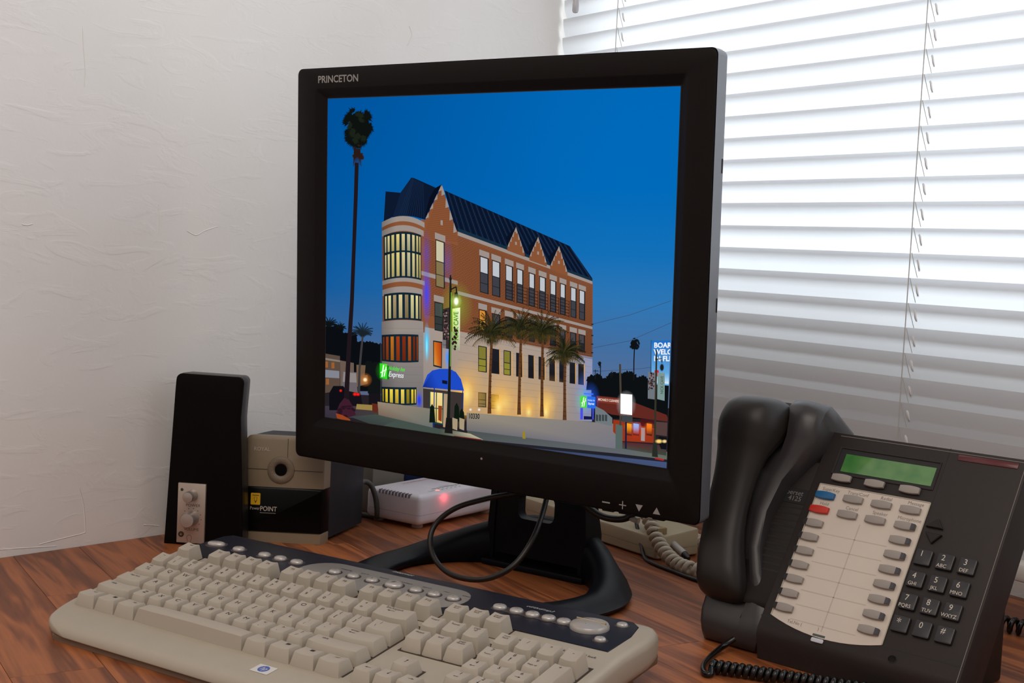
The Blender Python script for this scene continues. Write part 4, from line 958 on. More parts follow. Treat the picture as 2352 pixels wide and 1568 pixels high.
poly((110, 120, 124), (1362, 930), (1382, 940), (1402, 958), (1402, 978), (1362, 968)); 
for q in range(4): xx = 1364 + q * 7; poly((60, 66, 70), (xx, 950), (xx + 5, 951), (xx + 5, 966), (xx, 965))
poly((150, 52, 26), (1404, 962), (1500, 972), (1500, 1016), (1424, 1012), (1404, 990)); poly((70, 20, 26), (1468, 960), (1500, 964), (1500, 982), (1468, 976))
for x0, x1, c in ((1436, 1447, (255, 170, 30)), (1451, 1464, (150, 190, 255)), (1482, 1494, (255, 130, 30))): poly((60, 34, 30), (x0 - 1, 968), (x1 + 1, 970), (x1 + 1, 1000), (x0 - 1, 998)); grad([c, c, (120, 50, 20), (130, 60, 30)], (x0, 970), (x1, 972), (x1, 996), (x0, 994)); glow(c, (x0 + x1) / 2, 978, 14, 12, .5)
poly((150, 150, 150), (1469, 980), (1478, 981), (1478, 1012), (1469, 1011)); poly((84, 62, 60), (1500, 966), (1530, 968), (1530, 1000), (1500, 996))
glow((255, 60, 30), 1462, 990, 40, 26, .25); grad([(90, 40, 44), (70, 44, 50), (60, 70, 60), (70, 76, 70)], (1425, 1014), (1530, 1022), (1530, 1046), (1425, 1030))
poly((84, 100, 96), (1410, 972), (1426, 976), (1426, 1030), (1410, 1030))
strip((70, 62, 54), [(1419, 832), (1421, 900), (1421, 975)], 4.5); strip((20, 30, 60), [(1434, 950), (1434, 1030)], 4); glow((255, 255, 255), 1434, 926, 24, 34, .5); poly((255, 255, 255), (1421, 901), (1448, 903), (1448, 951), (1421, 948)); poly((60, 66, 70), (1424, 952), (1449, 953), (1449, 968), (1424, 967))
poly((30, 60, 90), (1490, 776), (1492, 776), (1492, 850), (1490, 850)); grad([(24, 110, 196), (20, 104, 196), (110, 180, 230), (120, 190, 235)], (1491, 777), (1540, 776), (1540, 882), (1492, 878)); grad([(120, 190, 235, 0), (120, 190, 235, 0), (220, 240, 250), (214, 236, 250)], (1492, 850), (1540, 850), (1540, 878), (1492, 874))
words('BOARD', 1497, 788, 16.5, (244, 248, 252), 0, 0.92, 0, 'LEFT', 0.03); words('WELCO', 1497, 803.5, 16.5, (244, 248, 252), 0, 0.92, 0, 'LEFT', 0.03); words('IN-FLI', 1497, 819, 16.5, (244, 248, 252), 0, 0.92, 0, 'LEFT', 0.03)
poly((200, 40, 50), (1499, 846), (1508, 845), (1512, 858), (1500, 862))
strip((52, 50, 40), [(1503, 798), (1503, 830), (1502, 920), (1501, 1020)], [2.5, 4, 4.5, 5]); poly((40, 44, 38), (1497, 1015), (1506, 1015), (1509, 1050), (1495, 1048)); strip((30, 34, 30), [(1500, 820), (1516, 819), (1516, 828)], 2); glow((24, 30, 34), 1516, 839, 6, 11, 1, .6)
poly((110, 116, 124), (1484, 850), (1501, 851), (1500, 914), (1484, 912)); poly((124, 150, 150), (1506, 851), (1523, 852), (1523, 917), (1506, 913)); words('NICK CAVE', 1517, 880, 9.5, (70, 96, 70), -math.pi / 2, 0.86, 0, 'CENTER', 0.02)
for q in range(40): xx, yy_ = R_.uniform(1485, 1500), R_.uniform(852, 890); poly(R_.choice([(70, 44, 44), (140, 110, 108), (36, 26, 30)]), (xx - 2, yy_), (xx, yy_ - 2.5), (xx + 2, yy_), (xx, yy_ + 2.5))
poly((16, 18, 24), (1507, 1008), (1512, 1000), (1534, 1004), (1534, 1032), (1516, 1030)); glow((255, 214, 120), 1511, 1012, 10, 6, 1, .4); glow((255, 220, 150), 1524, 1012, 7, 5, .9, .4); poly((170, 40, 40), (1502, 1050), (1524, 1054), (1522, 1058), (1502, 1054))
glow((60, 255, 90), 1334, 918, 22, 34, .35); glow((50, 110, 255), 1352, 912, 22, 40, .5); poly((70, 80, 230), (1328, 935), (1334, 935), (1334, 962), (1328, 962)); poly((70, 80, 230), (1356, 935), (1359, 935), (1359, 962), (1356, 962)); poly((20, 24, 70), (1336, 954), (1356, 955), (1356, 962), (1336, 962))
poly((70, 220, 50), (1328, 907), (1342, 908), (1342, 935), (1328, 933)); strip((240, 255, 240), [(1332, 932), (1336, 910)], 2.2); strip((240, 255, 240), [(1336, 932), (1340, 912)], 1.8); strip((240, 255, 240), [(1330, 924), (1341, 918)], 1.6)
poly((40, 110, 230), (1344, 908), (1363, 909), (1363, 936), (1344, 935)); words('Holiday Inn', 1353, 917, 6.5, (220, 235, 255), 0.05, 0.55, 0.1); words('Express', 1353, 925, 7.5, (240, 245, 255), 0.05, 0.6, 0.1, 'CENTER', 0.02)
poly((60, 120, 255), (1336, 900), (1358, 901), (1358, 904), (1336, 903))

def screen_material():
    m, nt, b = new_mat('lit_screen'); N = nt.nodes.new; L = nt.links.new
    at = N('ShaderNodeAttribute'); at.attribute_name = 'picture'
    em = N('ShaderNodeEmission'); em.inputs['Strength'].default_value = 2.0 ** (-EXPOSURE); L(at.outputs['Color'], em.inputs['Color'])
    tr = N('ShaderNodeBsdfTransparent'); mx = N('ShaderNodeMixShader')
    L(at.outputs['Alpha'], mx.inputs[0]); L(tr.outputs[0], mx.inputs[1]); L(em.outputs[0], mx.inputs[2])
    L(mx.outputs[0], nt.nodes['Material Output'].inputs[0]); return m
panel_o = obj('screen', box_mesh('screen', -201, 201, -164, 164, -12, -7.0), mat('screen_black', (10, 10, 12), 0.3), mon, MF)
me = bpy.data.meshes.new('screen_picture'); me.from_pydata(PV, [], PF)
att = me.color_attributes.new('picture', 'FLOAT_COLOR', 'POINT')
att.data.foreach_set('color', np.array(PC, np.float32).ravel()); me.update()
tag(obj('screen_picture', me, screen_material(), panel_o, MF), 'night photo of a brick hotel with palm trees glowing on the screen')

# ------------------------------------------------------------------ cables of the monitor
CBL = mat('cable_black', (24, 20, 18), 0.4)
tag(obj('monitor_cable', tube_mesh('monitor_cable', [(0.0443, 1.2785, 0.1043), (0.0396, 1.2636, 0.0796), (0.0299, 1.2399, 0.0541), (0.0143, 1.2264, 0.0319), (-0.0038, 1.2266, 0.0187), (-0.0245, 1.2348, 0.0118), (-0.0485, 1.2575, 0.0105), (-0.0652, 1.2811, 0.0183), (-0.0723, 1.2981, 0.034), (-0.067, 1.3066, 0.0502), (-0.047, 1.3049, 0.0672), (-0.0145, 1.3008, 0.0794), (0.0137, 1.2996, 0.0868), (0.035, 1.299, 0.1)], 0.0028, 10), CBL), 'thick black cable looping in front of the monitor neck', 'cable')
pc = thing('power_cable', 'short black cable with clear plug under the monitor right side', 'cable', (0.0967, 1.2546, 0.075))
obj('cable', tube_mesh('cable', [(0.0609, 1.2793, 0.1000), (0.0821, 1.2647, 0.0824), (0.0967, 1.2546, 0.0753), (0.1128, 1.2435, 0.0758), (0.1224, 1.2369, 0.0814), (0.1318, 1.2305, 0.0950)], 0.0034, 10), CBL, pc, Matrix())
obj('plug', tube_mesh('plug', [(0.1196, 1.2388, 0.0806), (0.1235, 1.2361, 0.0782), (0.1292, 1.2323, 0.0772)], [0.0028] * 16 + [0.0034], 10), mat('plug_clear', (176, 170, 160), 0.12, alpha=0.75), pc, Matrix())

# ------------------------------------------------------------------ the speaker
sp = thing('desktop_speaker', 'tall black desktop speaker with a silver control plate', 'speaker', (-0.317, 1.385, 0))
SPF = T(-0.317, 1.366, 0) @ Rz(-0.10)           # x across the front, y into the speaker, z up
SPK = mat('speaker_black', (14, 10, 9), 0.7, spec=0.08, bump=0.15, bscale=1400); SPS = mat('speaker_shell', (26, 24, 26), 0.35, spec=0.3)
def spk_outline(inset=0.0, sx=1.0):
    L = [(-0.0428, 0.0), (-0.0422, 0.012), (-0.0356, 0.168)]
    R = [(0.0383, 0.176), (0.0378, 0.166), (0.0368, 0.15), (0.0362, 0.138), (0.0372, 0.118), (0.0394, 0.08), (0.0413, 0.04), (0.0425, 0.010), (0.0425, 0.0)]
    top = []
    for k in range(5):
        a = math.radians(180 - 90 * k / 4); top.append((-0.0350 + 0.006 + 0.006 * math.cos(a), 0.1765 + 0.006 * math.sin(a)))
    for k in range(5):
        a = math.radians(90 - 90 * k / 4); top.append((0.0384 - 0.006 + 0.006 * math.cos(a), 0.1760 + 0.006 * math.sin(a)))
    pts = L + top + R
    return [((x - math.copysign(inset, x)) * sx, max(inset, z - (inset if z > 0.1 else 0))) for x, z in pts]
def spk_ring(y, inset, sx=1.0): return [(x, y, z) for x, z in spk_outline(inset, sx)]
obj('body', loft_mesh('body', [spk_ring(0.003, 0.0004), spk_ring(0.012, 0.0), spk_ring(0.030, 0.0005, 0.96), spk_ring(0.046, 0.004, 0.86), spk_ring(0.050, 0.010, 0.80)], angle=45), SPS, sp, SPF)
obj('grille', loft_mesh('grille', [spk_ring(0.0034, 0.0002), spk_ring(0.001, 0.0004), spk_ring(0.0, 0.0022)], angle=45), SPK, sp, SPF)
pl = obj('control_plate', box_mesh('control_plate', -0.0276, 0.0026, -0.003, 0.001, 0.003, 0.0668, 0.0006), mat('brushed_silver', (196, 180, 168), 0.35, metal=0.55, scale=30), sp, SPF)
KNB = mat('knob_silver', (186, 176, 170), 0.3, metal=0.6); DK = mat('print_brown', (92, 70, 58), 0.6)
FCE = SPF @ Rx(math.pi / 2)                     # x right, y up, z towards the viewer
def knob(x, z, r, h): obj('knob', lathe_mesh('knob', [(r * 1.02, 0), (r, 0.001), (r * 0.97, h - 0.0012), (r * 0.88, h), (r * 0.4, h + 0.0004), (0, h + 0.0005)], 28), KNB, pl, FCE @ T(x, z, 0.003))
knob(-0.0118, 0.0545, 0.0060, 0.0150); knob(-0.0118, 0.0300, 0.0080, 0.0150)
obj('lettering', text_mesh('POWER', 0.0042, 'CENTER', 0, 1.1), DK, pl, FCE @ T(-0.0105, 0.0435, 0.0031)); obj('lettering', text_mesh('VOLUME', 0.0042, 'CENTER', 0, 1.0), DK, pl, FCE @ T(-0.0115, 0.0178, 0.0031))
for k in range(9):
    a = math.radians(-35 + 230 * k / 8); obj('volume_dot', lathe_mesh('volume_dot', [(0.00055, 0), (0.0005, 0.0001), (0, 0.00012)], 8), DK, pl, FCE @ T(-0.0118 + 0.0104 * math.cos(a), 0.0300 + 0.0104 * math.sin(a), 0.003))
obj('power_light', lathe_mesh('power_light', [(0.0016, 0), (0.0014, 0.0006), (0, 0.0009)], 12), mat('lamp_green', (44, 62, 40), 0.3), pl, FCE @ T(-0.0232, 0.0598, 0.003))
obj('headphone_jack', lathe_mesh('headphone_jack', [(0.0030, 0), (0.0030, 0.0004), (0.0017, 0.0005), (0.0015, -0.001), (0.0, -0.0012)], 18), mat('jack_brass', (70, 56, 36), 0.3, metal=0.7), pl, FCE @ T(-0.0226, 0.0122, 0.003))
obj('headphone_symbol', tube_mesh('headphone_symbol', [(-0.0155, 0.0008, 0.0031), (-0.0158, 0.003, 0.0031), (-0.0164, 0.0052, 0.0031), (-0.0157, 0.0073, 0.0031), (-0.0136, 0.0080, 0.0031), (-0.0117, 0.0072, 0.0031), (-0.0112, 0.0052, 0.0031), (-0.0118, 0.003, 0.0031), (-0.0121, 0.0008, 0.0031)], 0.00018, 5), DK, pl, FCE @ T(0, 0.0036, 0))

# ------------------------------------------------------------------ the pencil sharpener
sh = thing('pencil_sharpener', 'bronze and black electric pencil sharpener beside the speaker', 'pencil sharpener', (-0.235, 1.455, 0))
BRZ = mat('sharpener_bronze', (140, 124, 102), 0.42, bump=0.1, bscale=1200); BRS = mat('sharpener_side', (46, 46, 50), 0.5, spec=0.15); SBL = mat('sharpener_black', (8, 7, 7), 0.25, spec=0.12)
def sh_sec(y, z0, z1, inset=0.0, r=0.006):
    t = (y - 1.40) / 0.113; xr = -0.1968 + 0.0340 * max(0, t); xl = -0.2812 + 0.004 * max(0, t); zt = z1
    pts = []
    for cx, cz, a0 in ((xr - r - inset, zt - r - inset, 90), (xl + r + inset, zt - r - inset, 180)):
        for k in range(5):
            a = math.radians(a0 - 90 + 90 * k / 4); pts.append((cx + r * math.cos(a), y, cz + r * math.sin(a)))
    pts += [(xl + inset, y, z0), (xr - inset, y, z0)]
    return pts
def top_z(y): return 0.1165 - 0.010 * (y - 1.40) / 0.113
obj('upper_body', loft_mesh('upper_body', [sh_sec(1.4005, 0.0605, 0.1150, 0.0025), sh_sec(1.4025, 0.0605, top_z(1.4025), 0.0), sh_sec(1.4180, 0.0605, top_z(1.418), 0.0)], angle=40), BRZ, sp if False else sh, Matrix())
obj('housing', loft_mesh('housing', [sh_sec(1.4183, 0.004, top_z(1.418) - 0.0003, 0.0002), sh_sec(1.470, 0.004, top_z(1.47)), sh_sec(1.506, 0.004, top_z(1.506)), sh_sec(1.5125, 0.006, top_z(1.51) - 0.004, 0.004)], angle=40), BRS, sh, Matrix())
obj('shavings_drawer', loft_mesh('shavings_drawer', [sh_sec(1.3990, 0.0125, 0.0600, 0.0012, 0.001), sh_sec(1.4004, 0.0120, 0.0604, 0.0, 0.001), sh_sec(1.4180, 0.0120, 0.0604, 0.0, 0.001)], angle=40), SBL, sh, Matrix())
obj('foot', loft_mesh('foot', [sh_sec(1.4004, 0.0, 0.0116, 0.001, 0.0015), sh_sec(1.4020, 0.0, 0.0118, 0.0, 0.0015), sh_sec(1.4180, 0.0, 0.0118, 0.0, 0.0015)], angle=40), BRZ, sh, Matrix())
SEAM = mat('sharpener_seam', (40, 34, 28), 0.6)
obj('seam', box_mesh('seam', -0.2806, -0.1972, 1.40015, 1.4012, 0.0794, 0.0799), SEAM, sh, Matrix()); obj('seam', box_mesh('seam', -0.2363, -0.2359, 1.40015, 1.4012, 0.0935, 0.1140), SEAM, sh, Matrix())
SHF = T(0, 1.4003, 0) @ Rx(math.pi / 2)
rg = obj('pencil_port', lathe_mesh('pencil_port', [(0.0147, 0.0), (0.0145, 0.0012), (0.0130, 0.0022), (0.0095, 0.0022), (0.0075, 0.0014), (0.0064, 0.0), (0.0056, -0.004)], 36), mat('port_bronze', (120, 106, 88), 0.5, bump=0.9, bscale=900), sh, SHF @ T(-0.2428, 0.0797, 0))
obj('hole', lathe_mesh('hole', [(0.0066, 0.0003), (0.0, 0.0002)], 24), SBL, rg, SHF @ T(-0.2428, 0.0797, 0))
LT = mat('print_pale', (190, 180, 168), 0.6); YEL = mat('label_yellow', (226, 178, 20), 0.5)
obj('lettering', text_mesh('ROYAL', 0.0060, 'CENTER', 0, 0.92, 0.00006), LT, sh, SHF @ T(-0.2640, 0.1014, 0.0003))
lab = obj('label', prism_mesh('label', rrect(0.0052, 0.0064, 0.0009, 3), 0, 0.0002), YEL, sh, SHF @ T(-0.2688, 0.0472, 0.0016))
obj('pencil_drawing', prism_mesh('pencil_drawing', [(-0.0018, 0.0026), (0.0018, 0.0026), (0.0016, -0.001), (0, -0.0044), (-0.0016, -0.001)], 0, 0.00008), mat('label_line', (92, 70, 12), 0.6), lab, SHF @ T(-0.2686, 0.0468, 0.00185))
obj('pencil_core', prism_mesh('pencil_core', [(-0.0013, 0.0022), (0.0013, 0.0022), (0.0012, -0.001), (0, -0.0024), (-0.0012, -0.001)], 0, 0.00008), YEL, lab, SHF @ T(-0.2686, 0.0470, 0.0020))
obj('label_bar', box_mesh('label_bar', -0.0036, 0.0036, -0.0004, 0.0004, 0, 0.0001), mat('label_line', (92, 70, 12), 0.6), lab, SHF @ T(-0.2686, 0.0512, 0.00185))
obj('lettering', text_mesh('Power', 0.0050, 'CENTER', 0, 0.8), LT, sh, SHF @ T(-0.2692, 0.0368, 0.0014)); obj('lettering', text_mesh('POINT', 0.0072, 'CENTER', 0, 0.86, 0.0001), LT, sh, SHF @ T(-0.2545, 0.0366, 0.0014))
obj('wavy_line', tube_mesh('wavy_line', [(-0.2636 + 0.0009 * k, 0.0322 + (0.0004 if k % 2 else -0.0004), 0.0014) for k in range(20)], 0.00016, 4, 3), LT, sh, SHF)
tag(obj('sharpener_cord', tube_mesh('sharpener_cord', [(-0.172, 1.5135, 0.045), (-0.166, 1.525, 0.049), (-0.158, 1.530, 0.044), (-0.152, 1.532, 0.028), (-0.150, 1.534, 0.008), (-0.155, 1.55, 0.0034), (-0.18, 1.56, 0.0034)], 0.0032, 8), mat('cord_grey', (84, 82, 80), 0.5)), 'grey power cord curving down behind the pencil sharpener', 'cord')
def on_wall(t, out, z=0.0): return W0 + WD * t + WN * out + Vector((0, 0, z))
WF = frame(W0, WD, WN, (0, 0, 1))
tag(obj('carton', box_mesh('carton', 0.392, 0.445, 0.003, 0.045, 0.0, 0.075, 0.0015), mat('carton_grey', (124, 116, 106), 0.7)), 'small grey carton standing between the sharpener and the wall', 'carton'); bpy.data.objects['carton'].matrix_basis = WF; WM[bpy.data.objects['carton']] = WF
bk = thing('blue_box', 'dark blue box with black end behind the white router', 'box', on_wall(0.51, 0.014))
obj('box_body', box_mesh('box_body', 0.466, 0.56, 0.003, 0.024, 0.0, 0.085, 0.001), mat('box_blue', (10, 34, 84), 0.5), bk, WF); obj('box_end', box_mesh('box_end', 0.448, 0.4655, 0.0025, 0.0245, 0.0, 0.086, 0.0008), mat('box_black', (12, 12, 14), 0.5), bk, WF)
tag(obj('teal_card', box_mesh('teal_card', -0.1470, -0.1370, 1.5755, 1.5905, 0.0, 0.026, 0.0005), mat('card_teal', (30, 140, 134), 0.6)), 'small teal card standing behind the router', 'card')

# ------------------------------------------------------------------ the router
ro = thing('network_router', 'white plastic network router with a red power light', 'router', (-0.09, 1.575, 0))
RT = mat('router_white', (244, 238, 246), 0.38); ROF = frame((-0.0975, 1.4985, 0), (0.574, 0.819, 0), (-0.819, 0.574, 0), (0, 0, 1))   # x along the lit front, y along the vented side
def ro_ring(inset, z): return [(x, y, 0.0045 + (z - 0.0045) * 1.24) for x, y in rrect(0.0775 - inset, 0.0415 - inset, max(0.001, 0.006 - inset), 4, 0.0775, 0.0415)]
obj('lower_shell', loft_mesh('lower_shell', [ro_ring(0.004, 0.0045), ro_ring(0.0012, 0.006), ro_ring(0.0, 0.009), ro_ring(0.0, 0.0138)], angle=45), RT, ro, ROF)
obj('upper_shell', loft_mesh('upper_shell', [ro_ring(0.0003, 0.0141), ro_ring(0.0003, 0.0275), ro_ring(0.0012, 0.0305), ro_ring(0.0035, 0.0322), ro_ring(0.007, 0.0330)], angle=45), RT, ro, ROF)
obj('shell_gap', loft_mesh('shell_gap', [ro_ring(0.0008, 0.0136), ro_ring(0.0008, 0.0143)], caps=False), mat('gap_grey', (92, 80, 84), 0.6), ro, ROF)
VEN = mat('router_vent', (120, 108, 116), 0.6)
for k in range(10): obj('vent', box_mesh('vent', -0.0004, 0.0052, 0.016 + 0.0050 * k, 0.0172 + 0.0050 * k, 0.0351, 0.0397), VEN, ro, ROF)
for x, y in ((0.012, 0.012), (0.012, 0.071), (0.143, 0.012), (0.143, 0.071)): obj('rubber_foot', lathe_mesh('rubber_foot', [(0.0062, 0), (0.0068, 0.001), (0.0068, 0.0052)], 16), mat('rubber_beige', (168, 150, 138), 0.7), ro, ROF @ T(x, y, 0))
obj('power_lamp', lathe_mesh('power_lamp', [(0.0022, 0), (0.0022, 0.0002), (0, 0.0003)], 14), mat('lamp_red', (255, 60, 60), 0.4, emit=(255, 70, 60), estr=7.0), ro, ROF @ T(0.046, 0.0105, 0.0399))
gl = bpy.data.lights.new('router_lamp_glow', 'POINT'); gl.energy = 0.0035; gl.color = (1, 0.08, 0.1); gl.shadow_soft_size = 0.002
glo = bpy.data.objects.new('router_lamp_glow', gl); COL.objects.link(glo); glo.parent = ro; glo.matrix_basis = WM[ro].inverted() @ ROF @ T(0.046, -0.006, 0.034)
for k in range(10): obj('status_lamp', lathe_mesh('status_lamp', [(0.0013, 0), (0.0013, 0.00015), (0, 0.0002)], 10), mat('lamp_off', (168, 176, 168), 0.4), ro, ROF @ T(0.055 + 0.0085 * (k // 2), 0.0105 + 0.0055 * (k % 2), 0.0399))
PRN = mat('router_print', (70, 66, 80), 0.6); PRR = mat('router_print_red', (200, 90, 96), 0.6)
RTX = ROF @ T(0, 0, 0.0401)
obj('lettering', text_mesh('Power', 0.0042), PRN, ro, RTX @ T(0.036, 0.012, 0)); obj('lettering', text_mesh('1x 2x 3x 4x', 0.0038), PRN, ro, RTX @ T(0.074, 0.0235, 0)); obj('lettering', text_mesh('Link\nSpeed', 0.0040), PRN, ro, RTX @ T(0.108, 0.014, 0))
obj('lettering', text_mesh('Internet Broadband Router', 0.0060), PRR, ro, RTX @ T(0.080, 0.066, 0))
obj('print_line', box_mesh('print_line', 0.046, 0.105, 0.0195, 0.0198, 0.0398, 0.0402), PRN, ro, ROF)

# ------------------------------------------------------------------ the beige box, its coiled cord and neighbours
bb = thing('beige_box', 'low beige plastic box lying behind the monitor stand', 'box', (0.10, 1.56, 0))
BXF = frame((0.168, 1.402, 0), (-0.579, 0.815, 0), (0.815, 0.579, 0), (0, 0, 1)); BEI = mat('box_beige', (176, 162, 134), 0.5)
def bx_ring(inset, z, back=0.0): return [(x, y, z + back * y) for x, y in rrect(0.13 - inset, 0.032 - inset, 0.004, 3, 0.13, 0.032)]
obj('lower_shell', loft_mesh('lower_shell', [bx_ring(0.002, 0.001), bx_ring(0.0, 0.003), bx_ring(0.0, 0.0112)]), BEI, bb, BXF)
obj('upper_shell', loft_mesh('upper_shell', [bx_ring(0.0004, 0.0116), bx_ring(0.0004, 0.0225, 0.1), bx_ring(0.0012, 0.0243, 0.1), bx_ring(0.004, 0.0250, 0.1)]), BEI, bb, BXF)
obj('socket_block', box_mesh('socket_block', 0.006, 0.020, 0.006, 0.020, 0.0255, 0.034, 0.001), mat('socket_tan', (150, 130, 92), 0.5), bb, BXF)
BCO = mat('cord_beige', (190, 178, 160), 0.4)
bc = thing('coiled_cord', 'beige coiled telephone cord heaped beside the beige box', 'cord', (0.19, 1.37, 0))
obj('near_coil', coil_mesh('near_coil', [(0.1585, 1.452, 0.046), (0.1640, 1.428, 0.034), (0.1720, 1.395, 0.018), (0.1850, 1.361, 0.0085), (0.2020, 1.336, 0.0085), (0.2200, 1.340, 0.0085)], 0.0058, 0.0026, 0.0095, 8, 16), BCO, bc, Matrix())
obj('far_coil', coil_mesh('far_coil', [(0.1880, 1.530, 0.010), (0.2050, 1.500, 0.012), (0.2230, 1.470, 0.010), (0.2330, 1.430, 0.009), (0.2330, 1.395, 0.009)], 0.0058, 0.0026, 0.0085, 8, 14), BCO, bc, Matrix())
pn = thing('pen', 'pale grey pen with black tip lying beside the beige coiled cord', 'pen', (0.1870, 1.41, 0.0))
obj('barrel', tube_mesh('barrel', [(0.1690, 1.4700, 0.0260), (0.1975, 1.3930, 0.0110)], 0.0042, 12, 1, False), mat('pen_grey', (178, 172, 166), 0.4), pn, Matrix()); obj('tip', tube_mesh('tip', [(0.1975, 1.3930, 0.0110), (0.1990, 1.3890, 0.0102), (0.2012, 1.3830, 0.0090)], [0.0041, 0.0036, 0.0018], 12, 1, False), CBL, pn, Matrix())
tag(obj('thin_cable', tube_mesh('thin_cable', [(0.1490, 1.4560, 0.034), (0.1530, 1.4300, 0.016), (0.1563, 1.4080, 0.0022), (0.1632, 1.3820, 0.0022), (0.1800, 1.3520, 0.0022), (0.2029, 1.3155, 0.0022), (0.24, 1.28, 0.0022)], 0.0022, 8), CBL), 'thin black cable running past the beige box to the phone', 'cable')

# ------------------------------------------------------------------ the telephone
PY, PT = -0.7615, 0.5659
prx = Vector((math.cos(PY), math.sin(PY), 0)); pnh = Vector((-math.sin(PY), math.cos(PY), 0)); pup = Vector((0, 0, 1)) * math.cos(PT) + pnh * math.sin(PT); pno = prx.cross(pup)
PF_ = frame((0.2711, 1.1125, 0.1413), prx * 0.001, pup * 0.001, pno * 0.001)    # millimetres; origin at the top left of the paper panel
ph = thing('office_telephone', 'charcoal office telephone with white paper panel and green display', 'telephone', (0.31, 1.02, 0))
PHN = mat('phone_charcoal', (46, 40, 39), 0.5, spec=0.25, var=0.05, scale=0.05, bump=0.15, bscale=2.2); PHD = mat('phone_dark', (36, 31, 30), 0.5, spec=0.25, var=0.05, scale=0.05, bump=0.1, bscale=2.2)
def yz_prism(name, prof, x0, x1, bev=1.5, seg=2):
    """profile in (y, z) extruded along x"""
    me = prism_mesh(name, prof, x0, x1, bev, seg)
    for v in me.vertices: v.co = (v.co.z, v.co.x, v.co.y)
    finish(me); return me
body_prof = [(51, -2), (50, 0), (-135, 0), (-141, -2), (-147, -8), (-156.5, -16.5), (-141.5, -40), (44, -40), (52, -34), (53.5, -8)]
obj('housing', yz_prism('housing', body_prof, -9, 167, 1.6), PHN, ph, PF_)
obj('stand', yz_prism('stand', [(-140, -41), (8, -41), (6, -46), (-94.5, -111), (-96.8, -110.2)], 4, 150, 1.0), PHD, ph, PF_)
obj('face_groove', box_mesh('face_groove', 101.2, 101.8, 0.5, 50.5, -0.2, 0.12), mat('groove_black', (12, 11, 11), 0.6), ph, PF_); obj('face_groove', box_mesh('face_groove', 101, 167, -124.6, -123.9, -0.2, 0.12), mat('groove_black', (12, 11, 11), 0.6), ph, PF_); obj('face_groove', box_mesh('face_groove', -9, 0, -125, -124.2, -0.2, 0.12), mat('groove_black', (12, 11, 11), 0.6), ph, PF_)
obj('edge_trim', box_mesh('edge_trim', 164.6, 165.1, -140, 48, -0.1, 0.14), mat('trim_light', (120, 112, 106), 0.4), ph, PF_); obj('top_trim', box_mesh('top_trim', 2, 165, 47.3, 47.8, -0.1, 0.14), mat('trim_light', (120, 112, 106), 0.4), ph, PF_)
# handset stations: y, back z, front z, half width
HS = [(61, 26, 21, 10), (59, 33, 15, 20), (54, 43, 11, 26), (47, 52, 9, 29), (38, 57, 9, 30), (26, 57, 12, 29.5), (14, 51, 17, 27), (2, 44, 19, 23.5), (-20, 36, 16, 20.5), (-48, 29, 10, 20), (-72, 25, 2, 21), (-88, 22, -5, 23), (-101, 19, -10, 24), (-111, 14, -12, 23.5), (-117, 7, -11, 20), (-120, 0, -8, 12)]
def hxc(y): return interp(y, ((-120, -54), (-100, -58), (-80, -63), (-45, -67.5), (0, -67), (40, -65.5), (60, -64)))
HXC = -58
# cradle: long tray with a raised right rim under the handset
def cradle():
    st = [(71, 2, -16), (69.5, 14, -11), (65, 25, -8), (56, 32, -6), (43, 33, -6), (30, 27, -7), (15, 19, -17), (-8, 15, -29), (-38, 12, -34), (-70, 6, -32), (-90, 1, -24), (-104, -4, -15), (-130, -7, -10), (-140, -9, -11), (-147, -14, -13), (-151, -20, -16)]
    rings = []
    for y, zr, xr in st:
        zc = interp(-y, [(-s_[0], s_[2]) for s_ in HS]) - 1.6
        if y > 58: zc = min(zr - 1, 6)
        if y < -113: zc = zr - 0.5
        zc = min(zc, zr - 0.5); xl = -98 + max(0, -y - 20) * 0.22
        hw_ = interp(-y, [(-s_[0], s_[3]) for s_ in HS]); xi = min(hxc(y) + max(hw_, 21.0) + 1.2, xr - 4) if y > -113 else xr - 22
        zb = max(-40.0, (-141.3 - 0.8441 * y) / 0.5362 + 0.2) if y < -90 else -40.0
        arch = []
        for k in range(7):
            t = k / 6.0; drop = (0.18 * (0.35 - t) / 0.35 if t < 0.35 else 0.55 * ((t - 0.35) / 0.65) ** 2) * min(16, max(3, zr - zc))
            arch.append((xi + 0.8 + (xr - xi - 0.8) * t, y, zr - drop))
        rings.append([(xl + 2, y, zb), (xl, y, max(zb + 1, zc - 8)), (xl + 1.5, y, max(zb + 2, zc - 2)), (xl + 5, y, zc), (xi, y, zc)] + arch + [(xr + 0.6, y, max(zb + 2, min(zr - 16, -6))), (xr, y, zb)])
    return loft_mesh('cradle', rings, angle=50)
obj('cradle', cradle(), mat('cradle_charcoal', (52, 49, 50), 0.34, spec=0.5, var=0.05, scale=0.05, bump=0.1, bscale=2.2), ph, PF_)
# left face with louvres and badge
obj('side_face', yz_prism('side_face', [(22, -5), (20, -3), (-112, -3), (-116, -6), (-116, -38), (22, -38)], -56, -7, 1.0), PHD, ph, PF_)
LOU = mat('louvre_black', (14, 13, 13), 0.6)
for k in range(11): obj('louvre', box_mesh('louvre', -34, -10, -25.4 - 6.0 * k, -23.6 - 6.0 * k, -3.2, -2.85), LOU, ph, PF_)
bd_ = obj('badge', box_mesh('badge', -44, -9.5, -21, -7, -3.2, -2.6, 0.2, 1), LOU, ph, PF_)
obj('lettering', text_mesh('Superset\n4125', 6.4, 'RIGHT'), mat('print_grey', (120, 116, 114), 0.6), bd_, PF_ @ T(-14, -14, -2.5))
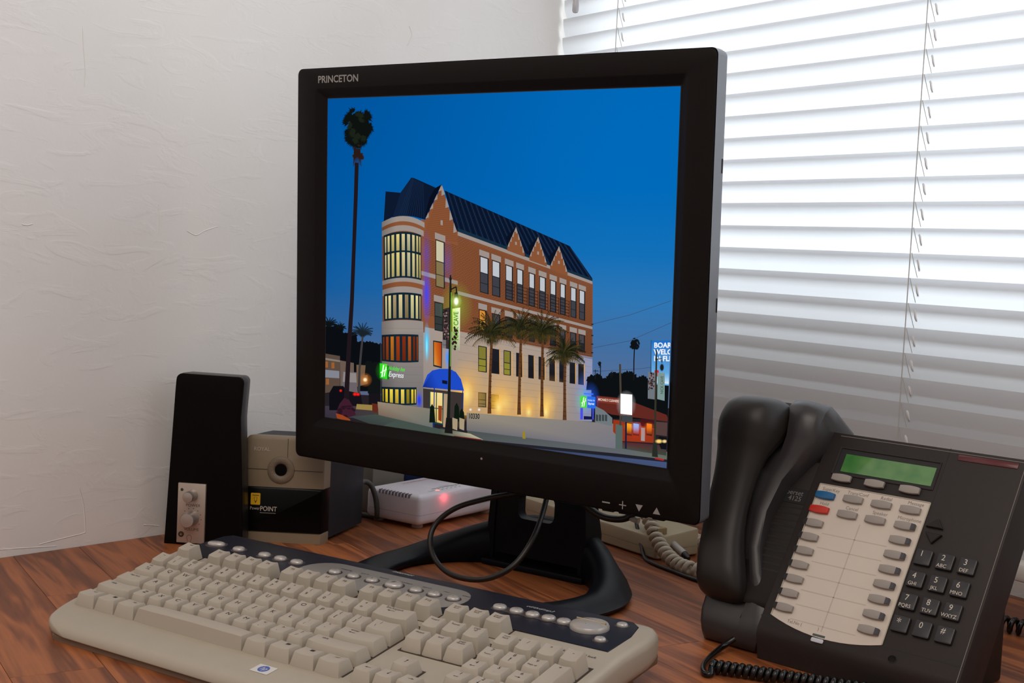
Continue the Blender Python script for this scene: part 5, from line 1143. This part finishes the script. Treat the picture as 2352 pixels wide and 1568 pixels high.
# display
obj('display_recess', box_mesh('display_recess', 7.5, 97.5, 12.2, 36, -0.3, 0.15, 0.1, 1), mat('recess_black', (16, 14, 14), 0.5), ph, PF_)
for x0, x1, y0, y1 in ((5.8, 7.6, 11, 37), (97.4, 98.6, 11, 37), (7.6, 97.4, 35.8, 37), (7.6, 97.4, 11, 12.6)): obj('recess_edge', box_mesh('recess_edge', x0, x1, y0, y1, -0.2, 1.0, 0.3, 1), PHN, ph, PF_)
def lcd_material():
    m, nt, b = new_mat('lcd_green'); N = nt.nodes.new; L = nt.links.new
    tc = N('ShaderNodeTexCoord'); nz = N('ShaderNodeTexNoise'); nz.inputs['Scale'].default_value = 0.06; L(tc.outputs['Object'], nz.inputs['Vector'])
    cr = N('ShaderNodeValToRGB'); cr.color_ramp.elements[0].position = 0.3; cr.color_ramp.elements[0].color = (*lin((46, 112, 46)), 1); cr.color_ramp.elements[1].position = 0.7; cr.color_ramp.elements[1].color = (*lin((86, 132, 64)), 1)
    L(nz.outputs[0], cr.inputs[0]); L(cr.outputs[0], b.inputs['Base Color']); b.inputs['Roughness'].default_value = 0.12; b.inputs['Coat Weight'].default_value = 0.6; b.inputs['Coat Roughness'].default_value = 0.05
    L(cr.outputs[0], b.inputs['Emission Color']); b.inputs['Emission Strength'].default_value = 0.05
    return m
obj('display', box_mesh('display', 13.5, 95.6, 14.5, 31.2, 0.1, 0.45), lcd_material(), ph, PF_)
obj('message_lamp', box_mesh('message_lamp', 110, 159.5, 41, 46.2, -0.5, 0.7, 0.5, 2), mat('lamp_dark_red', (84, 12, 20), 0.3, coat=0.2), ph, PF_)
# paper panel with a curved foot
ppoly = [(0, 0), (0, -122.5)] + [(100.5 * k / 12, -122.5 - 8.2 * (1 - (2 * k / 12 - 1) ** 2) - 1.2 * k / 12) for k in range(1, 12)] + [(100.5, -123.7), (100.5, 0)]
pap = obj('paper_panel', prism_mesh('paper_panel', ppoly[::-1], 0.05, 0.7, 0.15, 1), mat('panel_paper', (206, 194, 182), 0.35, var=0.03, scale=0.04, coat=0.25), ph, PF_)
LIN = mat('panel_line', (190, 177, 165), 0.6); PTX = mat('panel_print', (128, 116, 108), 0.6)
for k in range(7): obj('panel_line', box_mesh('panel_line', 18, 77, -44.4 - 12.95 * k, -43.5 - 12.95 * k, 0.6, 0.74), LIN, pap, PF_)
obj('panel_line', box_mesh('panel_line', 47.6, 48.7, -126, -30, 0.6, 0.74), LIN, pap, PF_)
obj('panel_edge', box_mesh('panel_edge', -0.5, 0.6, -122.5, 0, 0.2, 1.2, 0.2, 1), mat('clear_edge', (176, 166, 150), 0.15, coat=0.5), pap, PF_); obj('panel_edge', box_mesh('panel_edge', 100.0, 101.0, -123.5, 0, 0.2, 1.2, 0.2, 1), mat('clear_edge', (176, 166, 150), 0.15, coat=0.5), pap, PF_); obj('panel_edge', box_mesh('panel_edge', 0, 100.5, -0.4, 0.5, 0.2, 1.2, 0.2, 1), mat('clear_edge', (176, 166, 150), 0.15, coat=0.5), pap, PF_)
obj('lettering', text_mesh('Tel.No (             )', 4.0), PTX, pap, PF_ @ T(31, -124.2, 0.8))
obj('clip_tab', prism_mesh('clip_tab', rrect(5.5, 1.8, 1.2, 3), 0, 1.4, 0.4, 2), mat('clip_clear', (196, 196, 206), 0.1, coat=0.6), ph, PF_ @ T(47.5, -133.6, 0.0)); obj('clip_slot', box_mesh('clip_slot', 42, 53, -130.4, -128.6, 0.6, 0.9), mat('clip_dark', (70, 76, 74), 0.4), ph, PF_)
GRB = mat('key_grey', (150, 142, 136), 0.45, var=0.03, scale=0.05); BLB = mat('key_blue', (18, 92, 144), 0.4, var=0.03, scale=0.05); RDB = mat('key_red', (190, 40, 24), 0.4, var=0.03, scale=0.05); IND = mat('key_window', (58, 56, 64), 0.2)
def barrel_poly(hw, hh, bulge):
    pts = []
    for k in range(7): t = -1 + 2 * k / 6; pts.append((hw * t, -hh - bulge * (1 - t * t)))
    for k in range(7): t = 1 - 2 * k / 6; pts.append((hw * t, hh + bulge * (1 - t * t)))
    return pts
BKM = {}
def fkey(x, y, m, end=None):
    if m.name not in BKM:
        me = prism_mesh('feature_key', barrel_poly(8.8, 2.6, 0.9), 0.0, 3.2, 0.7, 2); me.materials.append(m); BKM[m.name] = me
    k = obj('feature_key', BKM[m.name], None, ph, PF_ @ T(x, y, 0.6))
    if end: obj('lamp_window', prism_mesh('lamp_window', [(end * q[0], q[1]) for q in [(5.6, -2.8), (9.0, -2.5), (9.0, 2.5), (5.6, 2.8)]][::int(end)], 0.4, 3.45, 0.2, 1), IND if end > 0 else LOU, k, PF_ @ T(x, y, 0.62))
fkey(9.3, -10.6, BLB); fkey(8.6, -24.1, RDB)
for x in (35.2, 61.0, 86.6): fkey(x, -9.7, GRB)
for x in (34.9, 60.4): fkey(x, -24.0, GRB)
for k in range(7): fkey(7.9 + 0.25 * k, -37.0 - 12.9 * k, GRB, -1)
for k in range(8): fkey(86.7, -24.1 - 13.0 * k, GRB, 1)
for x in (18.1, 48.8, 80.4): fkey(x, 7.6, GRB)
for s, x, y in (('SuperKey', 12, -4.2), ('Trans/Conf', 37, -3.6), ('Redial', 63, -3.4), ('Message', 89, -3.2), ('Hold', 10.5, -17.7), ('Cancel', 36.5, -17.6), ('Speaker', 62, -17.2), ('Microphone', 88, -17.4)): obj('lettering', text_mesh(s, 4.2), PTX, pap, PF_ @ T(x, y, 0.8))
obj('scroll_key', prism_mesh('scroll_key', [(-7, -3.4), (7.5, -3.4), (1.5, 4.8)], 0, 3.0, 0.5, 1), PHD, ph, PF_ @ T(110.4, -17.4, 0)); obj('scroll_key', prism_mesh('scroll_key', [(-7, 3.4), (0.5, -5.4), (7, 3.2)], 0, 3.0, 0.5, 1), PHD, ph, PF_ @ T(111.9, -29.0, 0))
DGK = mat('digit_key', (38, 37, 40), 0.4, var=0.04, scale=0.05); DGT = mat('digit_print', (206, 196, 182), 0.5)
dkm = prism_mesh('digit_key', rrect(6.9, 6.6, 1.2, 3), 0, 3.6, 0.9, 2); dkm.materials.append(DGK)
for i, (d, l) in enumerate((('1', ''), ('2', 'ABC'), ('3', 'DEF'), ('4', 'GHI'), ('5', 'JKL'), ('6', 'MNO'), ('7', 'PQRS'), ('8', 'TUV'), ('9', 'WXYZ'), ('*', ''), ('0', ''), ('#', ''))):
    x, y = 110.4 + 18.0 * (i % 3), -47.3 - 19.0 * (i // 3)
    k = obj('digit_key', dkm, None, ph, PF_ @ T(x, y, 0))
    obj('digit', text_mesh(d, 6.8 if d != '*' else 9.0, 'CENTER', 0, 0.95), DGT, k, PF_ @ T(x - 1.6, y + (2.6 if d != '*' else 0.8), 3.66))
    if l: obj('letters', text_mesh(l, 4.2), DGT, k, PF_ @ T(x - 1.4, y - 4.0, 3.66))
obj('embossed_mark', lathe_mesh('embossed_mark', [(3.4, 0), (3.4, 0.25), (2.8, 0.3), (2.8, 0)], 20), PHD, ph, PF_ @ T(112, -132, 0) @ Matrix.Diagonal((1.2, 1, 1, 1)))
# handset
hs = thing('telephone_handset', 'black telephone handset resting in the left cradle of the phone', 'handset', PF_ @ Vector((HXC, -40, -8)))
def hs_rings(part):
    rings = []
    for y, zb, zf, hw in HS:
        pts = []; zm = zf + (zb - zf) * 0.32; n = 15
        if part == 'back':
            for k in range(n):
                a = math.pi * k / (n - 1); c, s = math.cos(a), math.sin(a)
                pts.append((hxc(y) + hw * math.copysign(abs(c) ** 0.74, c), y, zm + 0.25 + (zb - zm - 0.25) * abs(s) ** 0.85))
        else:
            for k in range(n):
                a = math.pi + math.pi * k / (n - 1); c, s = math.cos(a), math.sin(a)
                pts.append((hxc(y) + (hw - 0.3) * math.copysign(abs(c) ** 0.6, c), y, zm - 0.25 - (zm - zf - 0.25) * abs(s) ** 0.7))
        rings.append(pts)
    return rings
HSM = mat('handset_black', (36, 32, 30), 0.42, spec=0.35, var=0.05, scale=0.05, bump=0.12, bscale=2.0)
def sub_smooth(rings, per=4):
    cols = list(zip(*rings)); out = [smooth_path(c, per) for c in cols]; return [list(r) for r in zip(*out)]
obj('back_shell', loft_mesh('back_shell', sub_smooth(hs_rings('back')), angle=55), HSM, hs, PF_); obj('front_shell', loft_mesh('front_shell', sub_smooth(hs_rings('front')), angle=55), HSM, hs, PF_)
# cords
BLC = mat('cord_black', (18, 17, 17), 0.18)
tag(obj('handset_cord', coil_mesh('handset_cord', [(0.1720, 1.0200, 0.0062), (0.2000, 1.0100, 0.0062), (0.2400, 0.9960, 0.0062), (0.2900, 0.9790, 0.0062), (0.3300, 0.9600, 0.0062)], 0.0034, 0.0026, 0.0055, 8, 16,
    lead=smooth_path([(0.1990, 1.0790, 0.012), (0.1884, 1.0740, 0.006), (0.1760, 1.0560, 0.0025), (0.1668, 1.0310, 0.0025), (0.1650, 1.0120, 0.0025), (0.1690, 1.0080, 0.0030)], 6)), BLC), 'glossy black coiled handset cord lying in front of the phone', 'cord')
tag(obj('line_cord', coil_mesh('line_cord', [(0.4420, 1.2080, 0.0082), (0.4640, 1.1880, 0.0082), (0.5000, 1.1620, 0.0082), (0.5500, 1.1400, 0.0082)], 0.0056, 0.0026, 0.0080, 8, 14), BLC), 'black coiled cord on the desk behind the right side of the phone', 'cord')
